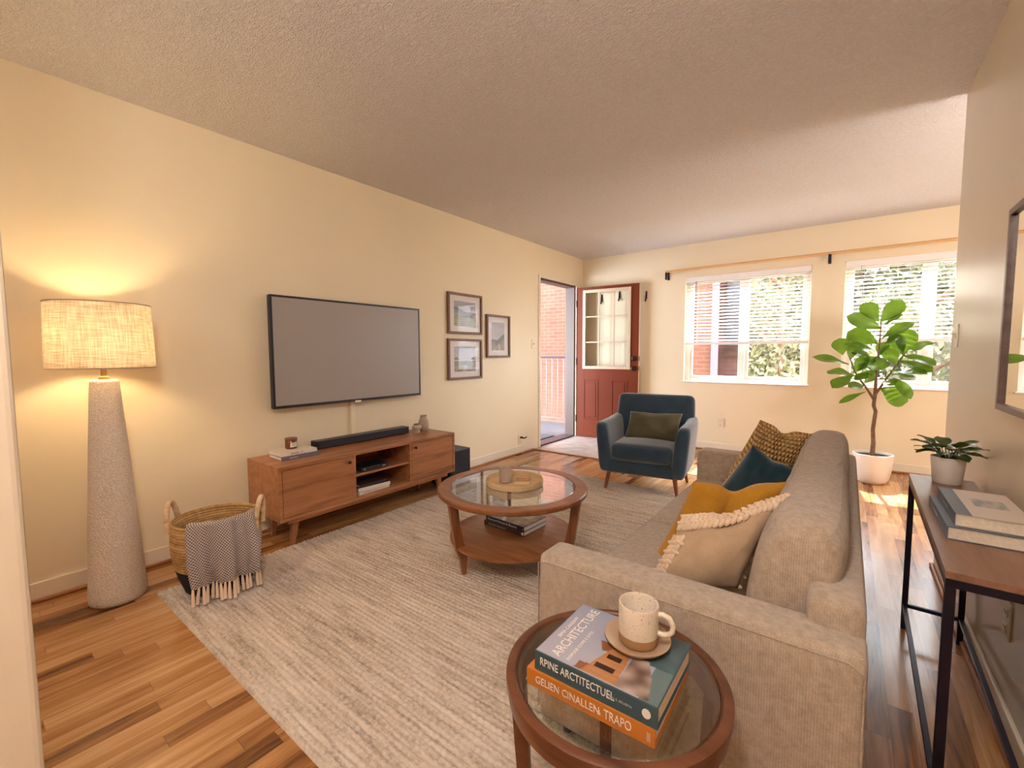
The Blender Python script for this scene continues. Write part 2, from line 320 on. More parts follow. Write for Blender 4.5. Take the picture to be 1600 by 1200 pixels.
def obj(name, bm, mat, parent=None, smooth=None, loc=None, bev=0, kind=None, label=None):
    me = bpy.data.meshes.new(name)
    if isinstance(bm, bmesh.types.BMesh):
        bmesh.ops.recalc_face_normals(bm, faces=bm.faces); bm.to_mesh(me); bm.free()
    else: me = bm
    o = bpy.data.objects.new(name, me); C.objects.link(o)
    if mat: me.materials.append(mat)
    if smooth is not None:
        for p_ in me.polygons: p_.use_smooth = True
        if smooth < 179: me.set_sharp_from_angle(angle=math.radians(smooth))
    if parent: o.parent = parent
    if loc: o.location = loc
    if kind: o['kind'] = kind
    if label: o['label'] = label
    return o
def thing(name, label, cat, loc=(0, 0, 0), rz=0.0, group=None):
    o = bpy.data.objects.new(name, None); o.empty_display_size = 0.05; C.objects.link(o); o.location = loc; o.rotation_euler = (0, 0, rz)
    o['label'] = label; o['category'] = cat
    if group: o['group'] = group
    return o
def tag(o, label, cat, group=None):
    o['label'] = label; o['category'] = cat
    if group: o['group'] = group
    return o
def struct(name, bm, mat, parent=None, smooth=None):
    return obj(name, bm, mat, parent, smooth, kind=None if parent else 'structure')
def dup(root, loc, rz, label=None, group=None):
    r = root.copy(); C.objects.link(r); r.location = loc; r.rotation_euler = (0, 0, rz)
    if label: r['label'] = label
    if group: r['group'] = group
    for ch in list(root.children):
        c = ch.copy(); C.objects.link(c); c.parent = r
        for g in ch.children:
            d = g.copy(); C.objects.link(d); d.parent = c
    return r
def cushion(bm, c, s, r=0.04, bulge=0.02, n=14, rot=None, puff=0.0):
    """soft box: rounded edges, each big face swells by bulge"""
    hx, hy, hz = s[0]/2, s[1]/2, s[2]/2
    t = [math.sin(PI/2*(-1+2*i/n)) for i in range(n+1)]; V = {}
    def put(i, j, k):
        key = (i, j, k)
        if key in V: return V[key]
        a, b, d = t[i], t[j], t[k]
        P = Vector((a*hx, b*hy, d*hz))
        Q = Vector((max(-hx+r, min(hx-r, P.x)), max(-hy+r, min(hy-r, P.y)), max(-hz+r, min(hz-r, P.z))))
        D = P-Q
        if D.length > 1e-6: P = Q+D.normalized()*r
        P.z += bulge*(1-a*a)*(1-b*b)*(1 if d > 0 else -1)*abs(d)
        P.x += puff*(1-b*b)*(1-d*d)*(1 if a > 0 else -1)*abs(a)
        P.y += puff*(1-a*a)*(1-d*d)*(1 if b > 0 else -1)*abs(b)
        if rot is not None: P = rot @ P
        V[key] = bm.verts.new(P+Vector(c)); return V[key]
    for i in range(n):
        for j in range(n):
            for k, fl in ((0, 0), (n, 1)):
                for q in (((i, j, k), (i+1, j, k), (i+1, j+1, k), (i, j+1, k)), ((i, k, j), (i+1, k, j), (i+1, k, j+1), (i, k, j+1)), ((k, i, j), (k, i+1, j), (k, i+1, j+1), (k, i, j+1))):
                    try: bm.faces.new([put(*x) for x in q])
                    except ValueError: pass
def grid_mesh(name, fn, nu, nv, uv=True, closed_u=False):
    """surface from fn(u,v) with uv map"""
    vs = [fn(i/nu, j/nv) for j in range(nv+1) for i in range(nu+1)]
    fs = [(j*(nu+1)+i, j*(nu+1)+i+1, (j+1)*(nu+1)+i+1, (j+1)*(nu+1)+i) for j in range(nv) for i in range(nu)]
    me = bpy.data.meshes.new(name); me.from_pydata([tuple(v) for v in vs], [], fs); me.update()
    if uv:
        ul = me.uv_layers.new(name='UVMap')
        for p_ in me.polygons:
            for li in p_.loop_indices:
                vi = me.loops[li].vertex_index; ul.data[li].uv = ((vi % (nu+1))/nu, (vi//(nu+1))/nv)
    return me
def pillow_mesh(name, w, h, t, n=26, pinch=0.07, seed=0, crease=0.0):
    """square pillow lying in XY with pulled-out corners; closed, with uv"""
    rnd = random.Random(seed); ph = rnd.random()*9
    verts, faces, uvs = [], [], []
    def P(i, j, s):
        a = -1+2*i/n; b = -1+2*j/n
        a2 = math.sin(a*PI/2)*0.35+a*0.65; b2 = math.sin(b*PI/2)*0.35+b*0.65
        x = a2*(1-pinch*(1-b2*b2)*abs(a2)); y = b2*(1-pinch*(1-a2*a2)*abs(b2))
        e = max(0, (1-a2*a2))**0.5*max(0, (1-b2*b2))**0.5
        z = t/2*(e**0.85)*s
        z += s*0.006*math.sin(7*a2+ph+3*b2)*e + s*0.004*noise.noise(Vector((a2*3+ph, b2*3, s)))
        z -= s*crease*math.exp(-((a2*0.9)/0.22)**2)*max(0, b2)**1.5*e
        return (x*w/2, y*h/2-(crease*1.6*math.exp(-(a2/0.3)**2)*max(0, b2)**4), z)
    idx = {}
    for s in (1, -1):
        for j in range(n+1):
            for i in range(n+1):
                edge = i in (0, n) or j in (0, n)
                if edge and s == -1: idx[(i, j, s)] = idx[(i, j, 1)]; continue
                idx[(i, j, s)] = len(verts); verts.append(P(i, j, 0 if edge else s)); uvs.append((i/n, j/n))
        for j in range(n):
            for i in range(n):
                q = [idx[(i, j, s)], idx[(i+1, j, s)], idx[(i+1, j+1, s)], idx[(i, j+1, s)]]
                faces.append(q if s == 1 else q[::-1])
    me = bpy.data.meshes.new(name); me.from_pydata(verts, [], faces); me.update()
    ul = me.uv_layers.new(name='UVMap')
    for p_ in me.polygons:
        for li in p_.loop_indices: ul.data[li].uv = uvs[me.loops[li].vertex_index]
    return me
def basis(tl, tr, bl):
    tl, tr, bl = Vector(tl), Vector(tr), Vector(bl)
    u = (tr-tl).normalized(); v = (tl-bl); v = (v-u*v.dot(u)).normalized(); w_ = u.cross(v)
    M_ = Matrix((u, v, w_)).transposed().to_4x4(); M_.translation = (tr+bl)/2; return M_
def text(name, s, size, mat, parent, loc, rot, ext=0.0003, align='LEFT', sx=1.0):
    cu = bpy.data.curves.new(name, 'FONT'); cu.body = s; cu.size = size; cu.extrude = ext; cu.align_x = align; cu.align_y = 'CENTER'; cu.resolution_u = 3
    t = bpy.data.objects.new(name, cu); C.objects.link(t); bpy.context.view_layer.update()
    me = bpy.data.meshes.new_from_object(t.evaluated_get(bpy.context.evaluated_depsgraph_get())); bpy.data.objects.remove(t)
    me.name = name; me.materials.clear(); me.materials.append(mat)
    o = bpy.data.objects.new(name, me); C.objects.link(o); o.parent = parent; o.location = loc; o.rotation_euler = rot; o.scale = (sx, 1, 1); return o
def picture(name, fn, w, h, nx, ny, M_, parent):
    """printed sheet: colours per small cell; fn(u,v)->rgb linear"""
    vs = [(w*(i/nx-0.5), h*(j/ny-0.5), 0) for j in range(ny+1) for i in range(nx+1)]
    fs = [(j*(nx+1)+i, j*(nx+1)+i+1, (j+1)*(nx+1)+i+1, (j+1)*(nx+1)+i) for j in range(ny) for i in range(nx)]
    me = bpy.data.meshes.new(name); me.from_pydata(vs, [], fs)
    a = me.color_attributes.new('Col', 'FLOAT_COLOR', 'POINT')
    for k in range(len(vs)):
        c = fn((k % (nx+1))/nx, (k//(nx+1))/ny); a.data[k].color = (c[0], c[1], c[2], 1)
    me.materials.append(VC); o = bpy.data.objects.new(name, me); C.objects.link(o); o.parent = parent; o.matrix_local = M_; return o
def lerp(a, b, t): t = max(0, min(1, t)); return tuple(x+(y-x)*t for x, y in zip(a, b))

# ------------------------------------------------------------------ the room
H = 2.4987; YB = 5.67; XR = 3.481; YR = 3.283; XF = 5.2; YN = -1.6
bm = B(); bx(bm, 0, XF, YN, YB, -0.1, 0); struct('floor', bm, FLOOR)
bm = B(); bx(bm, 0.0, 1.45, 4.43, YB, 0.0, 0.006, 0.002); struct('trim_1', bm, TILE)
bm = B(); bx(bm, 0.0, 1.48, 4.40, 4.43, 0.0, 0.010, 0.004); bx(bm, 1.45, 1.48, 4.43, YB, 0, 0.010, 0.004); struct('trim_2', bm, WALNUT_Y)
bm = B(); bx(bm, -0.14, XF+0.1, YN-0.1, YB+0.15, H, H+0.12); struct('ceiling', bm, CEIL)
DY0, DY1, DZ = 4.57, 5.468, 2.108
bm = B(); bx(bm, -0.14, 0, YN-0.1, DY0, -0.1, H); bx(bm, -0.14, 0, DY1, YB, -0.1, H); bx(bm, -0.14, 0, DY0, DY1, DZ, H); struct('wall_left', bm, WALL)
WX = [(1.42, 2.71), (2.99, 4.28)]; Z0, Z1 = 0.82, 2.10
bm = B(); xs = -0.14
for a, b in WX:
    bx(bm, xs, a, YB, YB+0.15, -0.1, H); bx(bm, a, b, YB, YB+0.15, -0.1, Z0); bx(bm, a, b, YB, YB+0.15, Z1, H); xs = b
bx(bm, xs, XF+0.1, YB, YB+0.15, -0.1, H); struct('wall_back', bm, WALL)
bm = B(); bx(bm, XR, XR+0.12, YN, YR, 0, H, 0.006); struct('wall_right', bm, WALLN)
bm = B(); bx(bm, XF, XF+0.1, 1.9, YB, -0.1, H); struct('wall_dining', bm, WALL)
bm = B(); bx(bm, XR+0.12, XF, 1.8, 1.9, 0, H); struct('wall_kitchen', bm, WALL)
bm = B(); bx(bm, 0, XR, YN-0.1, YN, 0, H); struct('wall_front', bm, WALL)
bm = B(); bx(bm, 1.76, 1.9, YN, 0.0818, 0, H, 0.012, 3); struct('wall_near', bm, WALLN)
# baseboards with a wood shoe moulding
def base(name, segs, m1=TRIM):
    bm = B()
    for (x0, y0, x1, y1, nx, ny) in segs:
        a, b = (x0, y0), (x1, y1)
        bx(bm, min(x0, x1, x0+nx*0.013), max(x0, x1, x0+nx*0.013), min(y0, y1, y0+ny*0.013), max(y0, y1, y0+ny*0.013), 0.0, 0.095, 0.004)
    o = struct('baseboard_'+name, bm, m1); bm = B()
    for (x0, y0, x1, y1, nx, ny) in segs:
        ax0, ax1 = sorted((x0+nx*0.013, x1+nx*0.030)) if nx else sorted((x0, x1))
        ay0, ay1 = sorted((y0+ny*0.013, y1+ny*0.030)) if ny else sorted((y0, y1))
        bx(bm, ax0, ax1, ay0, ay1, 0.0, 0.02, 0.008, 3)
    obj('shoe_moulding', bm, WALNUT_Y if m1 is TRIM else m1, o)
base('left', [(0, YN, 0, 4.40, 1, 0)])
base('back', [(1.48, YB, XF, YB, 0, -1)])
base('right', [(XR, YN, XR, YR, -1, 0)], TRIM)

# ------------------------------------------------------------------ windows
for wi, (a, b) in enumerate(WX):
    wt = bpy.data.objects.new('window_%d' % (wi+1), None); C.objects.link(wt); wt['kind'] = 'structure'; wt.location = (a, YB, Z0)
    W = b-a; HH = Z1-Z0
    def fr(bm, x0, x1, z0, z1, y0, y1, t, bev=0.004):
        bx(bm, x0, x0+t, y0, y1, z0, z1, bev); bx(bm, x1-t, x1, y0, y1, z0, z1, bev); bx(bm, x0+t, x1-t, y0, y1, z0, z0+t, bev); bx(bm, x0+t, x1-t, y0, y1, z1-t, z1, bev)
    bm = B(); fr(bm, 0, W, 0, HH, 0.07, 0.145, 0.045); bx(bm, W/2-0.018, W/2+0.018, 0.072, 0.14, 0.045, HH-0.045, 0.003); obj('window_frame', bm, VINYL, wt)
    bm = B(); fr(bm, 0.045, W/2-0.018, 0.045, HH-0.045, 0.085, 0.115, 0.035); obj('sash', bm, VINYL, wt)
    bm = B(); fr(bm, W/2+0.018, W-0.045, 0.045, HH-0.045, 0.095, 0.125, 0.035); obj('sash', bm, VINYL, wt)
    bm = B(); bx(bm, 0.08, W/2-0.053, 0.098, 0.102, 0.08, HH-0.08); obj('pane', bm, GLASS, wt)
    bm = B(); bx(bm, W/2+0.053, W-0.08, 0.108, 0.112, 0.08, HH-0.08); obj('pane', bm, GLASS, wt)
    bm = B(); bx(bm, -0.02, W+0.02, -0.018, 0.07, -0.004, 0.012, 0.004); obj('window_sill', bm, VINYL, wt)
    bl = thing('window_blind', ['white horizontal blind half raised in the full window left of the fig tree', 'white horizontal blind behind the fig tree, cut off by the right wall'][wi], 'window blind', (a, YB, Z0), 0, 'white window blinds')
    bm = B(); bx(bm, 0.004, W-0.004, -0.012, 0.03, HH-0.068, HH-0.002, 0.004); obj('headrail', bm, SLAT, bl)
    bm = B(); zb = 0.455; nsl = 19
    for k in range(nsl):
        z = zb+0.05+(HH-0.085-zb-0.05)*k/(nsl-1)
        rs = []
        for xx in (0.012, W-0.012):
            rs.append([(xx, 0.012+0.024*q, z+0.004*(1-q*q)+0.008*q-(0.0015 if s_ else 0)) for q, s_ in ((-1, 0), (-0.5, 0), (0, 0), (0.5, 0), (1, 0), (1, 1), (0.5, 1), (0, 1), (-0.5, 1), (-1, 1))])
        rings(bm, rs)
    obj('slats', bm, SLAT, bl)
    bm = B(); bx(bm, 0.008, W-0.008, -0.01, 0.034, zb, zb+0.03, 0.004); obj('bottom_rail', bm, SLAT, bl)
    for q in (0.12, 0.5, 0.88):
        bm = B(); bx(bm, W*q-0.001, W*q+0.001, -0.0135, -0.0121, zb+0.02, HH-0.06); obj('ladder_cord', bm, SLAT, bl)
    bm = B(); tube(bm, [(0.13, -0.018, HH-0.06), (0.132, -0.02, 0.9), (0.13, -0.018, 0.48)], 0.0035, 6); obj('tilt_wand', bm, DARKHW if wi == 0 else CER, bl)
rod = thing('curtain_rod', 'long pale wooden curtain rod above both windows', 'curtain rod', (1.2, YB, 2.17))
bm = B(); tube(bm, [(0, -0.09, 0.012), (3.9, -0.09, 0.012)], 0.014, 12); obj('rod', bm, RODW, rod, 60)
for xx in (0.012, 1.66, 3.3):
    bm = B(); bx(bm, xx-0.011, xx+0.011, -0.105, -0.085, -0.085, 0.004, 0.003); bx(bm, xx-0.011, xx+0.011, -0.085, -0.0, -0.03, -0.012, 0.003); bx(bm, xx-0.013, xx+0.013, -0.008, 0, -0.08, 0.02, 0.002)
    obj('bracket', bm, IRON, rod)

# ------------------------------------------------------------------ door
dr = bpy.data.objects.new('door_1', None); C.objects.link(dr); dr['kind'] = 'structure'; dr.location = (0.0, DY1, 0)
JB = plain('jamb_paint', (0.075, 0.042, 0.027), 0.5, var=0.05)
bm = B(); bx(bm, -0.15, -0.01, -0.022, 0, 0, DZ, 0.002); bx(bm, -0.15, -0.01, -(DY1-DY0), -(DY1-DY0)+0.022, 0, DZ, 0.002); bx(bm, -0.15, -0.01, -(DY1-DY0)+0.022, -0.022, DZ-0.022, DZ, 0.002)
obj('door_frame', bm, JB, dr)
bm = B(); t = 0.035; w_ = DY1-DY0
bx(bm, -0.01, 0.012, -w_-t, -w_+0.004, 0, DZ+t, 0.003); bx(bm, -0.01, 0.012, -w_+0.004, -0.0, DZ, DZ+t, 0.003); bx(bm, -0.01, 0.012, 0.0, t, 0, DZ+t, 0.003); obj('casing', bm, TRIM, dr)
bm = B(); bx(bm, -0.17, 0.0, -w_+0.022, -0.022, 0.0, 0.022, 0.004); obj('threshold', bm, plain('threshold_bronze', (0.10, 0.07, 0.09), 0.4, 0.5), dr)
# leaf: local x along the leaf width, swung into the room
leafr = bpy.data.objects.new('door_leaf', None); C.objects.link(leafr); leafr.parent = dr; leafr.location = (0.02, 0.012, 0.012); leafr.rotation_euler = (0, 0, math.radians(6.0))
LW, LH, LT = 0.862, 2.07, 0.044
gx0, gx1, gz0, gz1 = 0.105, 0.735, 0.97, 2.01
def lpart(name, bm, mat, smooth=None, parent=None):
    o = obj(name, bm, mat, leafr, smooth); return o
EDGE = plain('door_edge_cream', (0.78, 0.66, 0.46), 0.45, var=0.02)
bm = B(); bx(bm, 0, gx0, 0, LT, 0, LH, 0.002); bx(bm, gx1, LW-0.002, 0, LT, 0, LH, 0.002); bx(bm, gx0, gx1, 0, LT, 0, gz0, 0); bx(bm, gx0, gx1, 0, LT, gz1, LH, 0)
for px0, px1 in ((0.10, 0.315), (0.50, 0.715)):
    px0 += 0.005
    for z0_, z1_ in ((0.25, 0.80),):
        t_ = 0.012
        bx(bm, px0, px0+t_, -0.006, 0.001, z0_, z1_, 0.003); bx(bm, px1-t_, px1, -0.006, 0.001, z0_, z1_, 0.003); bx(bm, px0+t_, px1-t_, -0.006, 0.001, z0_, z0_+t_, 0.003); bx(bm, px0+t_, px1-t_, -0.006, 0.001, z1_-t_, z1_, 0.003)
        bx(bm, px0+0.035, px1-0.035, -0.005, 0.001, z0_+0.035, z1_-0.035, 0.004)
obj('panelled_slab', bm, DOORP, leafr)
bm = B(); bx(bm, LW-0.002, LW, 0.001, LT-0.001, 0, LH); obj('slab_edge', bm, EDGE, leafr)
bm = B(); fr(bm, gx0-0.02, gx1+0.02, gz0-0.02, gz1+0.02, -0.012, 0.01, 0.04, 0.004)
for q in (1, 2):
    X = gx0+(gx1-gx0)*q/3; Zz = gz0+(gz1-gz0)*q/3
    bx(bm, X-0.009, X+0.009, -0.006, 0.008, gz0+0.02, gz1-0.02, 0.002); bx(bm, gx0+0.02, gx1-0.02, -0.0055, 0.0075, Zz-0.009, Zz+0.009, 0.002)
obj('muntins', bm, plain('muntin_tan', (0.58, 0.44, 0.30), 0.45), leafr)
bm = B(); bx(bm, gx0, gx1, 0.018, 0.022, gz0, gz1); obj('glass_pane', bm, GLASS, leafr)
for z_, nm, r_ in ((0.965, 'door_knob', 0.027), (1.095, 'deadbolt', 0.020)):
    bm = B()
    for s_ in (-1,):
        y0_ = 0 if s_ < 0 else LT
        for pr in ([(0.032, 0), (0.030, 0.008), (0.012, 0.012), (0.011, 0.03), (r_, 0.04), (r_, 0.056), (r_*0.6, 0.064)],):
            seg = 20; rings(bm, [[(0.80+r*math.cos(2*PI*i/seg), y0_+s_*z, z_+r*math.sin(2*PI*i/seg)) for i in range(seg)] for r, z in (pr if nm == 'door_knob' else [(0.034, 0), (0.032, 0.012), (0.018, 0.016), (0.016, 0.022)])])
    bx(bm, LW-0.001, LW+0.002, 0.010, 0.034, z_-0.03, z_+0.03)
    obj(nm, bm, DARKHW, leafr, 40)
for z_ in (0.25, 1.05, 1.85):
    bm = B(); tube(bm, [(-0.008, -0.006, z_-0.045), (-0.008, -0.006, z_+0.045)], 0.008, 8); obj('hinge', bm, DARKHW, leafr, 50)
for i_, (xx, zz, lb) in enumerate(((0.30, 1.93, 'black coat hook seen through the upper middle pane of the door'), (0.56, 1.95, 'black coat hook seen through the upper right pane of the door'), (0.93, 1.92, 'black coat hook just right of the open door edge'))):
    hk = thing('coat_hook', lb, 'coat hook', (xx, YB, zz), 0, 'black coat hooks behind the door')
    bm = B(); bx(bm, -0.011, 0.011, -0.006, 0, -0.04, 0.06, 0.002); obj('hook_plate', bm, IRON, hk)
    bm = B(); tube(bm, [(0, -0.005, 0.05), (0, -0.018, 0.03), (0, -0.02, 0.0), (0, -0.024, -0.05), (0, -0.035, -0.07), (0, -0.045, -0.055)], [0.005, 0.006, 0.008, 0.01, 0.009, 0.006], 8); obj('hook_arm', bm, IRON, hk, 60)

# ------------------------------------------------------------------ outside
bm = B(); bx(bm, -40, 40, 6.2, 60, -3.1, -3.0); struct('ground', bm, plain('grass_ground', (0.20, 0.17, 0.07), 0.9, var=0.3, scale=0.6))
bm = B(); bx(bm, -3.2, -0.14, 2.8, 6.55, -0.16, -0.02, 0.004); struct('walkway', bm, CONC)
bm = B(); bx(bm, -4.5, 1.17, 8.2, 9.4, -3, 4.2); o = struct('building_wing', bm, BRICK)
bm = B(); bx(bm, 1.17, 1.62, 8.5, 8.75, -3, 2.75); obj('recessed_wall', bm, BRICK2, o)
bm = B(); bx(bm, 1.10, 1.72, 8.1, 8.9, 2.75, 2.90, 0.01); obj('eave', bm, VINYL, o)
bm = B(); bx(bm, 1.32, 1.58, 8.46, 8.51, 1.30, 2.60, 0.004); obj('dark_window', bm, BLACK, o)
bm = B(); bx(bm, 1.29, 1.64, 8.40, 8.55, 1.13, 1.18, 0.004); obj('ledge', bm, DARKHW, o)
bm = B(); bx(bm, 1.175, 1.275, 8.06, 8.16, -3, 2.85, 0.012); tag(obj('downspout', bm, plain('downspout_paint', (0.10, 0.07, 0.10), 0.5)), 'dark rectangular downspout at the corner of the brick wing outside the window', 'downspout')
bm = B(); bx(bm, -3.2, -0.14, 2.8, 6.75, 2.42, 2.58, 0.01); struct('sky_blocker_roof', bm, plain('sky_blocker_soffit', (0.30, 0.26, 0.23), 0.7))  # roof added out of view to keep sky glare off the doorway
rl = thing('balcony_railing', 'black metal railing with thin upright bars along the walkway outside the open door', 'railing', (-3.1, 6.42, -0.02))
bm = B(); bx(bm, 0, 2.95, -0.02, 0.02, 1.115, 1.145, 0.004); obj('top_rail', bm, IRON, rl)
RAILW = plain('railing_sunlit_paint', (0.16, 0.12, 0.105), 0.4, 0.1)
bm = B(); bx(bm, 0, 2.95, -0.015, 0.015, 0.075, 0.10, 0.003); obj('bottom_rail', bm, RAILW, rl)
for k in range(26):
    bm = B(); bx(bm, 0.06+k*0.114, 0.074+k*0.114, -0.007, 0.007, 0.10, 1.115); obj('baluster', bm, RAILW, rl)
for xx in (0.02, 2.93):
    bm = B(); bx(bm, xx-0.02, xx+0.02, -0.02, 0.02, 0, 1.115, 0.003); obj('post', bm, IRON, rl)
bm = B(); bx(bm, -0.95, -0.30, 4.62, 5.40, -0.02, -0.008, 0.004); tag(obj('doormat', bm, plain('grey_mat', (0.05, 0.047, 0.055), 0.95, var=0.2, scale=60, bs=0.5)), 'grey rectangular doormat outside the open front door', 'doormat')

def tree(x, y, zb, h, r, mat, label, seed, n=2600, ls=0.11):
    t = thing('tree', label, 'tree', (x, y, -3.0), 0, 'trees behind the windows')
    rnd = random.Random(seed); bm = B()
    tube(bm, [(0, 0, 0), (0.05, 0, h*0.3), (-0.05, 0.05, h*0.55), (0, 0, h*0.85)], [0.16, 0.13, 0.1, 0.03], 8)
    for k in range(7):
        a = rnd.random()*2*PI; z = h*(0.25+0.09*k); tube(bm, [(0, 0, z), (r*0.4*math.cos(a), r*0.4*math.sin(a), z+0.5), (r*0.8*math.cos(a), r*0.8*math.sin(a), z+0.8)], [0.06, 0.04, 0.015], 6)
    obj('trunk', bm, BARK, t, 60)
    V, Fc = [], []
    blobs = []
    for k in range(16):
        a = rnd.random()*2*PI; rr = r*rnd.random()**0.5*0.75; blobs.append((rr*math.cos(a), rr*math.sin(a), zb+(h-zb)*rnd.random(), r*(0.3+0.2*rnd.random())))
    for k in range(n):
        bx_, by_, bz_, br_ = rnd.choice(blobs)
        d = Vector((rnd.gauss(0, 1), rnd.gauss(0, 1), rnd.gauss(0, 1))).normalized()*br_*(rnd.random()**0.33)
        c = Vector((bx_, by_, bz_))+d; c.z = max(0.15, c.z)
        u = Vector((rnd.gauss(0, 1), rnd.gauss(0, 1), rnd.gauss(0, 1))).normalized(); v = u.orthogonal().normalized(); s = ls*(0.7+0.6*rnd.random())
        i = len(V); V += [c-u*s, c+v*s*0.45, c+u*s, c-v*s*0.45]; Fc.append((i, i+1, i+2, i+3))
    me = bpy.data.meshes.new('foliage'); me.from_pydata([tuple(q) for q in V], [], Fc); obj('foliage', me, mat, t)
tree(1.75, 12.4, 0.5, 7.2, 1.7, LEAFT, 'sunlit yellow-green tree in the right half of the left window', 1, 5200, 0.10)
tree(4.45, 14.4, 0.4, 8.4, 2.0, LEAFT2, 'grey-green tree directly behind the top of the fig tree', 2, 5200, 0.12)
tree(0.9, 17.2, 0.4, 9.0, 1.9, LEAFT2, 'distant dull green tree between brick wing and the sunlit tree', 4, 3600, 0.14)
bm = B()
V, Fc = [], []; rnd = random.Random(9)
for k in range(15000):
    c = Vector((-8+24*rnd.random(), 20.5+rnd.random()*2.5, -3+9.0*rnd.random()**0.9)); u = Vector((rnd.gauss(0, 1), rnd.gauss(0, 1), rnd.gauss(0, 1))).normalized(); v = u.orthogonal().normalized(); s = 0.20+0.16*rnd.random()
    i = len(V); V += [c-u*s, c+v*s*0.5, c+u*s, c-v*s*0.5]; Fc.append((i, i+1, i+2, i+3))
bm.free(); me = bpy.data.meshes.new('hedge'); me.from_pydata([tuple(q) for q in V], [], Fc)
tag(obj('hedge', me, LEAFT2), 'tall dense hedge running across the far background outside', 'hedge')

# ------------------------------------------------------------------ wall things, left wall
tv = thing('television', 'large flat television hung on the left wall above the media cabinet', 'television', (0, 1.325, 0.82))
tw, th = 1.242, 0.745
bm = B(); bx(bm, 0.045, 0.085, 0, tw, 0, th, 0.006); obj('casing', bm, BLACK, tv)
bm = B(); bx(bm, 0.083, 0.088, 0, 0.014, 0, th, 0.001); bx(bm, 0.083, 0.088, tw-0.014, tw, 0, th, 0.001); bx(bm, 0.083, 0.088, 0.014, tw-0.014, 0, 0.018, 0.001); bx(bm, 0.083, 0.088, 0.014, tw-0.014, th-0.014, th, 0.001); obj('bezel', bm, BLACK, tv)
m, n, p, N, L = nt('screen_reflection_grey'); p.inputs['Base Color'].default_value = (0.34, 0.31, 0.30, 1); p.inputs['Roughness'].default_value = 0.38; p.inputs['Specular IOR Level'].default_value = 0.6  # the room's reflection is painted into the grey base colour
bm = B(); bx(bm, 0.083, 0.0862, 0.0145, tw-0.0145, 0.0185, th-0.0145); obj('screen', bm, m, tv)
bm = B(); bx(bm, 0.080, 0.0895, tw/2-0.028, tw/2+0.028, -0.010, 0.008, 0.002); obj('logo_plate', bm, CHROME, tv)
bm = B(); bx(bm, 0.0, 0.045, tw/2-0.2, tw/2+0.2, th/2-0.2, th/2+0.2, 0.004); obj('wall_mount', bm, IRON, tv)
bm = B(); bx(bm, 0, 0.022, 1.925, 1.965, 0.44, 0.825, 0.006); tag(obj('cable_cover', bm, plain('cable_cover_cream', (0.86, 0.76, 0.56), 0.4, var=0.02)), 'cream cable cover strip on the wall between television and cabinet', 'cable cover')

def sky_hills(seed, kind):
    def fn(u, v):
        nz = noise.noise(Vector((u*4+seed, v*7, seed)))*0.5+noise.noise(Vector((u*13+seed, v*21, 2.0)))*0.25
        if kind == 0: ridge = 0.55+0.20*(1-u)**1.5+0.03*math.sin(u*9); far = 0.50
        elif kind == 1: ridge = 0.48+0.05*math.sin(u*7+1)+0.04*math.sin(u*17); far = 0.45
        else: ridge = 0.36+0.30*max(0, (u-0.45))**0.8*1.3+0.08*max(0, 0.4-u); far = 0.42
        if v > ridge+0.03*nz: return lerp((0.42, 0.38, 0.40), (0.28, 0.28, 0.34), (v-0.5)*1.8+nz*0.8)
        if kind == 1 and 0.42 < v < 0.47: return (0.55, 0.5, 0.48)
        if v > ridge-0.20: return lerp((0.09, 0.085, 0.07), (0.17, 0.15, 0.12), (ridge-v)*4+nz)
        if kind == 0: return lerp((0.16, 0.15, 0.07), (0.26, 0.23, 0.11), 0.5+nz*1.6+0.3*math.sin(v*60))
        pth = abs(u-(0.55+0.5*(v-0.2)*(1 if kind == 1 else -1)))
        return lerp((0.40, 0.33, 0.24), lerp((0.15, 0.11, 0.06), (0.30, 0.23, 0.13), 0.5+nz*1.5), (pth-0.04)*10)
    return fn
for (y0, y1, z0, z1, kind, lb) in ((2.975, 3.462, 1.372, 1.768, 0, 'walnut framed green meadow landscape print, upper of the stacked pair right of the television'), (2.97, 3.457, 0.925, 1.325, 1, 'walnut framed river landscape print, lower of the stacked pair right of the television'), (3.536, 3.935, 1.135, 1.592, 2, 'upright walnut framed mountain landscape print nearest the front door')):
    f = thing('picture_frame', lb, 'picture', (0, (y0+y1)/2, (z0+z1)/2), 0, 'framed landscape prints on the left wall')
    W, Hh = y1-y0, z1-z0; t = 0.022
    bm = B(); bx(bm, 0.002, 0.03, -W/2, -W/2+t, -Hh/2, Hh/2, 0.002); bx(bm, 0.002, 0.03, W/2-t, W/2, -Hh/2, Hh/2, 0.002); bx(bm, 0.002, 0.03, -W/2+t, W/2-t, -Hh/2, -Hh/2+t, 0.002); bx(bm, 0.002, 0.03, -W/2+t, W/2-t, Hh/2-t, Hh/2, 0.002); obj('frame', bm, FRAMEW, f)
    bm = B(); bx(bm, 0.004, 0.012, -W/2+t, W/2-t, -Hh/2+t, Hh/2-t); obj('mat_board', bm, plain('mat_board_white', (0.72, 0.69, 0.68), 0.7, var=0.01), f)
    M_ = Matrix(((0, 0, 1, 0.0128), (1, 0, 0, 0), (0, 1, 0, 0), (0, 0, 0, 1)))
    mgx, mgy = (0.075, 0.065)
    picture('print', sky_hills(kind*3.7+1, kind), W-2*t-2*mgx*0.9, Hh-2*t-2*mgy*0.85, 60, 60, M_, f)
    bm = B(); bx(bm, 0.020, 0.0215, -W/2+t, W/2-t, -Hh/2+t, Hh/2-t); obj('glazing', bm, PGLASS, f)
